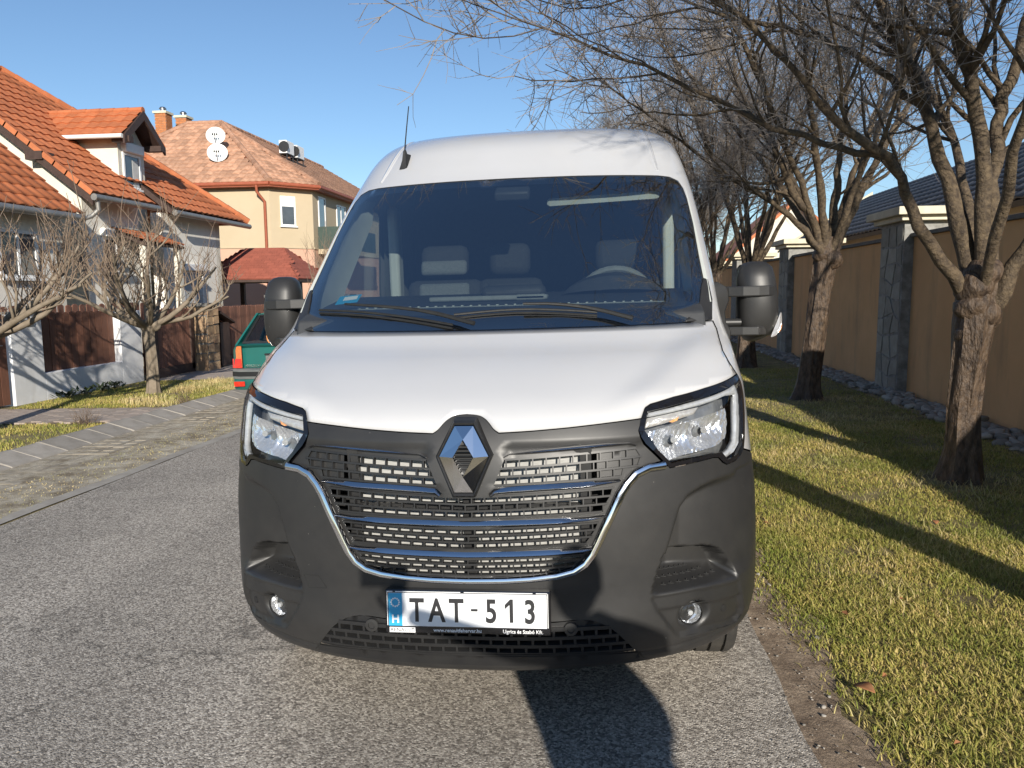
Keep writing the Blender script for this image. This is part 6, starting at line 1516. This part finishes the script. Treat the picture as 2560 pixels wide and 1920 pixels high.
text('tailgate_lettering', 'PEUGEOT', .055, M['chrome'], car, Matrix.Translation((-.52, -.004, .575)) @ Matrix.Rotation(R(90), 4, 'X'), 1.0, 'CENTER', .002)
mb = MB(); mb.box((-.74, .5, .5), (.74, 3.0, .85)); mb.build('cabin_floor', M['interior'], car)
for x_ in (-.38, .38):
    for y_ in (1.0, 1.9): rb = rbox('seat', (x_, y_, 1.0), (.24, .06, .22), M['seat_dark'], car, R(-12), .04)
tag(car, 'dark green estate car seen from behind, parked on the left verge', 'car')

# ---- houses behind the ochre wall
h3 = empty('grey_roof_house', (9.5, 25, gz(9)))
def L3(p): return tuple(Vector(p)-h3.location)
MB().box(L3((7.6, 11.0, -.5)), L3((13.5, 32, 3.1))).build('wall', M['wall_cream'], h3)
rm = Vector((10.6-7.1, 0, 5.2-3.05)); rl = rm.length; rm.normalize()
slab('roof_deck', [(7.1, 10.5, 3.05), (7.1, 32.5, 3.05), (10.6, 32.5, 5.2), (10.6, 10.5, 5.2)], .12, M['tile_grey'], h3); slab('roof_deck', [(14.1, 10.5, 3.05), (14.1, 32.5, 3.05), (10.6, 32.5, 5.2), (10.6, 10.5, 5.2)], .12, M['tile_grey'], h3)
tile_field(h3, (7.1, 32.5, 3.05), (0, -1, 0), tuple(rm), [(0, 0), (22, 0), (22, rl), (0, rl)], .32, .36, M['tile_grey'], 60)
MB().prism([L3(p) for p in [(7.6, 10.99, 3.0), (13.6, 10.99, 3.0), (10.6, 10.99, 4.95)]], (0, -.12, 0)).build('gable', M['wall_cream'], h3)
MB().prism([L3(p) for p in [(7.05, 32.56, 3.0), (7.05, 32.56, 3.16), (10.6, 32.56, 5.34), (10.6, 32.56, 5.16)]], (0, .05, 0)).build('barge_board', M['cream_cap'], h3)
tag(h3, 'house with dark grey tiled roof behind the ochre wall on the right', 'house')
h4 = empty('orange_roof_house', (9.5, 47, gz(9)))
MB().box((-2.5, -4, -.5), (4, 4, 3.2)).build('wall', M['wall_cream'], h4); slab('roof', [(6.4, 42.5, 3.1), (6.4, 51.5, 3.1), (10, 51.5, 6.2), (10, 42.5, 6.2)], .15, M['tile_orange'], h4); slab('roof', [(13.9, 42.5, 3.1), (13.9, 51.5, 3.1), (10, 51.5, 6.2), (10, 42.5, 6.2)], .15, M['tile_orange'], h4)
MB().prism([(-2.5, -4.0, 3.2), (3.5, -4.0, 3.2), (.5, -4, 5.9)], (0, .2, 0)).build('gable', M['wall_cream'], h4)
tag(h4, 'distant house with orange roof glimpsed through the trees on the right', 'house')
# ------------------------------------------------------------------ the photographer, standing behind the camera; the shadow falls on the bumper
M['jacket'] = pm('jacket', (.03, .035, .05), .8, 0, (.045, .05, .065), 12, bump=.2, bs=80)
M['jeans'] = pm('jeans', (.05, .07, .12), .85, 0, (.07, .09, .15), 14)
M['skin'] = pm('skin', (.52, .32, .23), .5, 0, (.56, .35, .26), 10)
M['hair'] = pm('hair', (.04, .028, .02), .6, 0, (.06, .04, .03), 50)
def skin_obj(name, verts, edges, mats, parent, root=0, sub=2):
    me = bpy.data.meshes.new(name); me.from_pydata([v[:3] for v in verts], edges, []); o = put(name, me, mats, parent)
    o.modifiers.new('skin', 'SKIN'); sv = me.skin_vertices[0].data
    for i, v in enumerate(verts):
        r_ = v[3] if isinstance(v[3], tuple) else (v[3], v[3]); sv[i].radius = r_; sv[i].use_root = (i == root)
    s = o.modifiers.new('sub', 'SUBSURF'); s.levels = sub; s.render_levels = sub
    for m_ in o.modifiers:
        if m_.type == 'SKIN': m_.use_smooth_shade = True
    return o
pX, pY = .85, -.36; pg = gz(pX)
per = empty('person', (pX, pY, pg))
hx, hy, hz = -pX+.055, -pY-.16, 1.57-pg-.03      # hand just behind and right of the lens
V = [(0, 0, .95, (.155, .115)), (0, .0, 1.12, (.15, .11)), (0, .0, 1.30, (.17, .12)), (0, -.01, 1.44, (.13, .10)), (-.08, .0, 1.53, (.060, .060)),
     (-.17, .0, 1.43, .07), (-.36, .16, 1.36, .05), (hx+.06, hy-.02, hz-.05, .034),
     (.17, 0, 1.43, .07), (.25, .06, 1.16, .052), (.16, .24, 1.02, .036),
     (-.10, 0, .90, .10), (-.11, .02, .50, .068), (-.12, -.01, .10, .045), (-.12, .13, .045, .045),
     (.10, 0, .90, .10), (.11, .02, .50, .068), (.12, -.01, .10, .045), (.12, .13, .045, .045)]
Ed = [(0, 1), (1, 2), (2, 3), (3, 4), (3, 5), (5, 6), (6, 7), (3, 8), (8, 9), (9, 10), (0, 11), (11, 12), (12, 13), (13, 14), (0, 15), (15, 16), (16, 17), (17, 18)]
skin_obj('body', V, Ed, [M['jacket']], per)
# head with face
hb = bmesh.new(); bmesh.ops.create_uvsphere(hb, u_segments=28, v_segments=20, radius=1)
for v in hb.verts:
    c = v.co; x, y, z = c.x*.078, c.y*.098, c.z*.122
    if z < -.02: x *= 1-.28*min(1, (-z-.02)/.1); 
    n = math.exp(-((x/.016)**2+((z+.012)/.026)**2)); y += (.026*n if c.y > .2 else 0)
    for ex in (-.032, .032): y -= .012*math.exp(-(((x-ex)/.016)**2+((z-.016)/.012)**2))*(c.y > .2)
    y -= .005*math.exp(-((x/.026)**2+((z+.060)/.006)**2))*(c.y > .2)
    v.co = (x, y, z)
hm = bpy.data.meshes.new('head'); hb.to_mesh(hm); hb.free(); ho_ = put('head', hm, M['skin'], per, True); ho_.location = (-.12, .03, 1.635); ho_.rotation_euler = (-.12, 0, .25)
for ex in (-.032, .032): MB().lathe([(0, .012), (.008, .008), (.012, 0), (.0, -.01)], 12, Matrix.Translation((ex, .074, .016)) @ Matrix.Rotation(R(-90), 4, 'X')).build('eye', M['white_print'], ho_, True)
for ex in (-1, 1): MB().loft([[(ex*.072, -.02, -.02), (ex*.084, -.03, -.02), (ex*.084, -.035, .025), (ex*.072, -.02, .025)], [(ex*.072, .01, -.025), (ex*.080, .008, -.02), (ex*.080, .006, .02), (ex*.072, .01, .02)]]).build('ear', M['skin'], ho_, True)
hb = bmesh.new(); bmesh.ops.create_uvsphere(hb, u_segments=24, v_segments=16, radius=1)
bmesh.ops.delete(hb, geom=[v for v in hb.verts if v.co.z < -.35 or (v.co.y > .45 and v.co.z < .45)], context='VERTS')
for v in hb.verts: v.co = (v.co.x*.086, v.co.y*.106-.004, v.co.z*.130+.006)
hm = bpy.data.meshes.new('hair'); hb.to_mesh(hm); hb.free(); put('hair', hm, M['hair'], ho_, True)
def hand(name, w_, palm_dir, side, tgt=None):
    w_ = np.array(w_, float); u = np.array(palm_dir, float); u /= np.linalg.norm(u); s = np.array(side, float); s -= u*(s@u); s /= np.linalg.norm(s); n = np.cross(u, s)
    V = [(*w_, .026), (*(w_+u*.045), (.030, .020)), (*(w_+u*.085), (.034, .017))]; E = [(0, 1), (1, 2)]
    for k, (o_, L, b) in enumerate(((-.030, .062, .0), (-.010, .074, .0), (.011, .070, .0), (.030, .055, .0))):
        p0 = w_+u*.09+s*o_; p1 = p0+u*L*.5-n*.010; p2 = p1+u*L*.30-n*.028; p3 = p2+u*L*.06-n*.026; b0 = len(V)
        V += [(*p0, .0095), (*p1, .0088), (*p2, .008), (*p3, .007)]; E += [(2, b0), (b0, b0+1), (b0+1, b0+2), (b0+2, b0+3)]
    b0 = len(V); t0 = w_+u*.03-s*.030; t1 = t0+u*.035-s*.022-n*.010; t2 = t1+u*.030-n*.016
    V += [(*t0, .013), (*t1, .011), (*t2, .009)]; E += [(1, b0), (b0, b0+1), (b0+1, b0+2)]
    skin_obj(name, V, E, [M['skin']], per, 0, 2)
hand('hand', (hx+.05, hy-.03, hz-.06), (-.35, .35, .8), (1, .4, .3)); hand('hand', (.15, .25, 1.01), (-.25, .9, -.1), (0, 0, 1))
for sx in (-1, 1):
    MB().loft([[(sx*.12-.045, -.08, .0), (sx*.12+.045, -.08, .0), (sx*.12+.04, -.08, .07), (sx*.12-.04, -.08, .07)], [(sx*.12-.05, .05, .0), (sx*.12+.05, .05, .0), (sx*.12+.045, .05, .09), (sx*.12-.045, .05, .09)], [(sx*.12-.05, .16, .0), (sx*.12+.05, .16, .0), (sx*.12+.04, .16, .06), (sx*.12-.04, .16, .06)], [(sx*.12-.03, .21, .0), (sx*.12+.03, .21, .0), (sx*.12+.025, .21, .03), (sx*.12-.025, .21, .03)]]).build('shoe', M['plastic2'], per, True)
V = [(-.10, 0, .93, .118), (-.11, .02, .50, .082), (-.12, -.01, .10, .066), (0, 0, .97, (.16, .12)), (.10, 0, .93, .118), (.11, .02, .50, .082), (.12, -.01, .10, .066)]
rgs = []
for z_, rx_, ry_ in ((1.42, .19, .12), (1.30, .215, .145), (1.10, .20, .14), (.95, .205, .15), (.70, .225, .165), (.45, .24, .175)):
    rgs.append([(rx_*math.cos(2*math.pi*k/20)*(1+.03*math.sin(k*2.1)), ry_*math.sin(2*math.pi*k/20)*(1+.03*math.sin(k*1.7)), z_) for k in range(20)])
MB().loft(rgs, caps=False).build('coat', M['jacket'], per, True)
skin_obj('trousers', V, [(3, 0), (0, 1), (1, 2), (3, 4), (4, 5), (5, 6)], [M['jeans']], per, 3, 2)
tag(per, 'person in a dark jacket holding up a phone behind the viewpoint', 'person')
ph_ = MB().box((-.085, -.005, -.038), (.075, .004, .038)).build('phone', M['gloss_black'], None, False, .003); ph_.location = (.012, -.05, 1.568); ph_.rotation_euler = (-PITCH, 0, YAW)
tag(ph_, 'black phone held sideways at the viewpoint', 'phone')
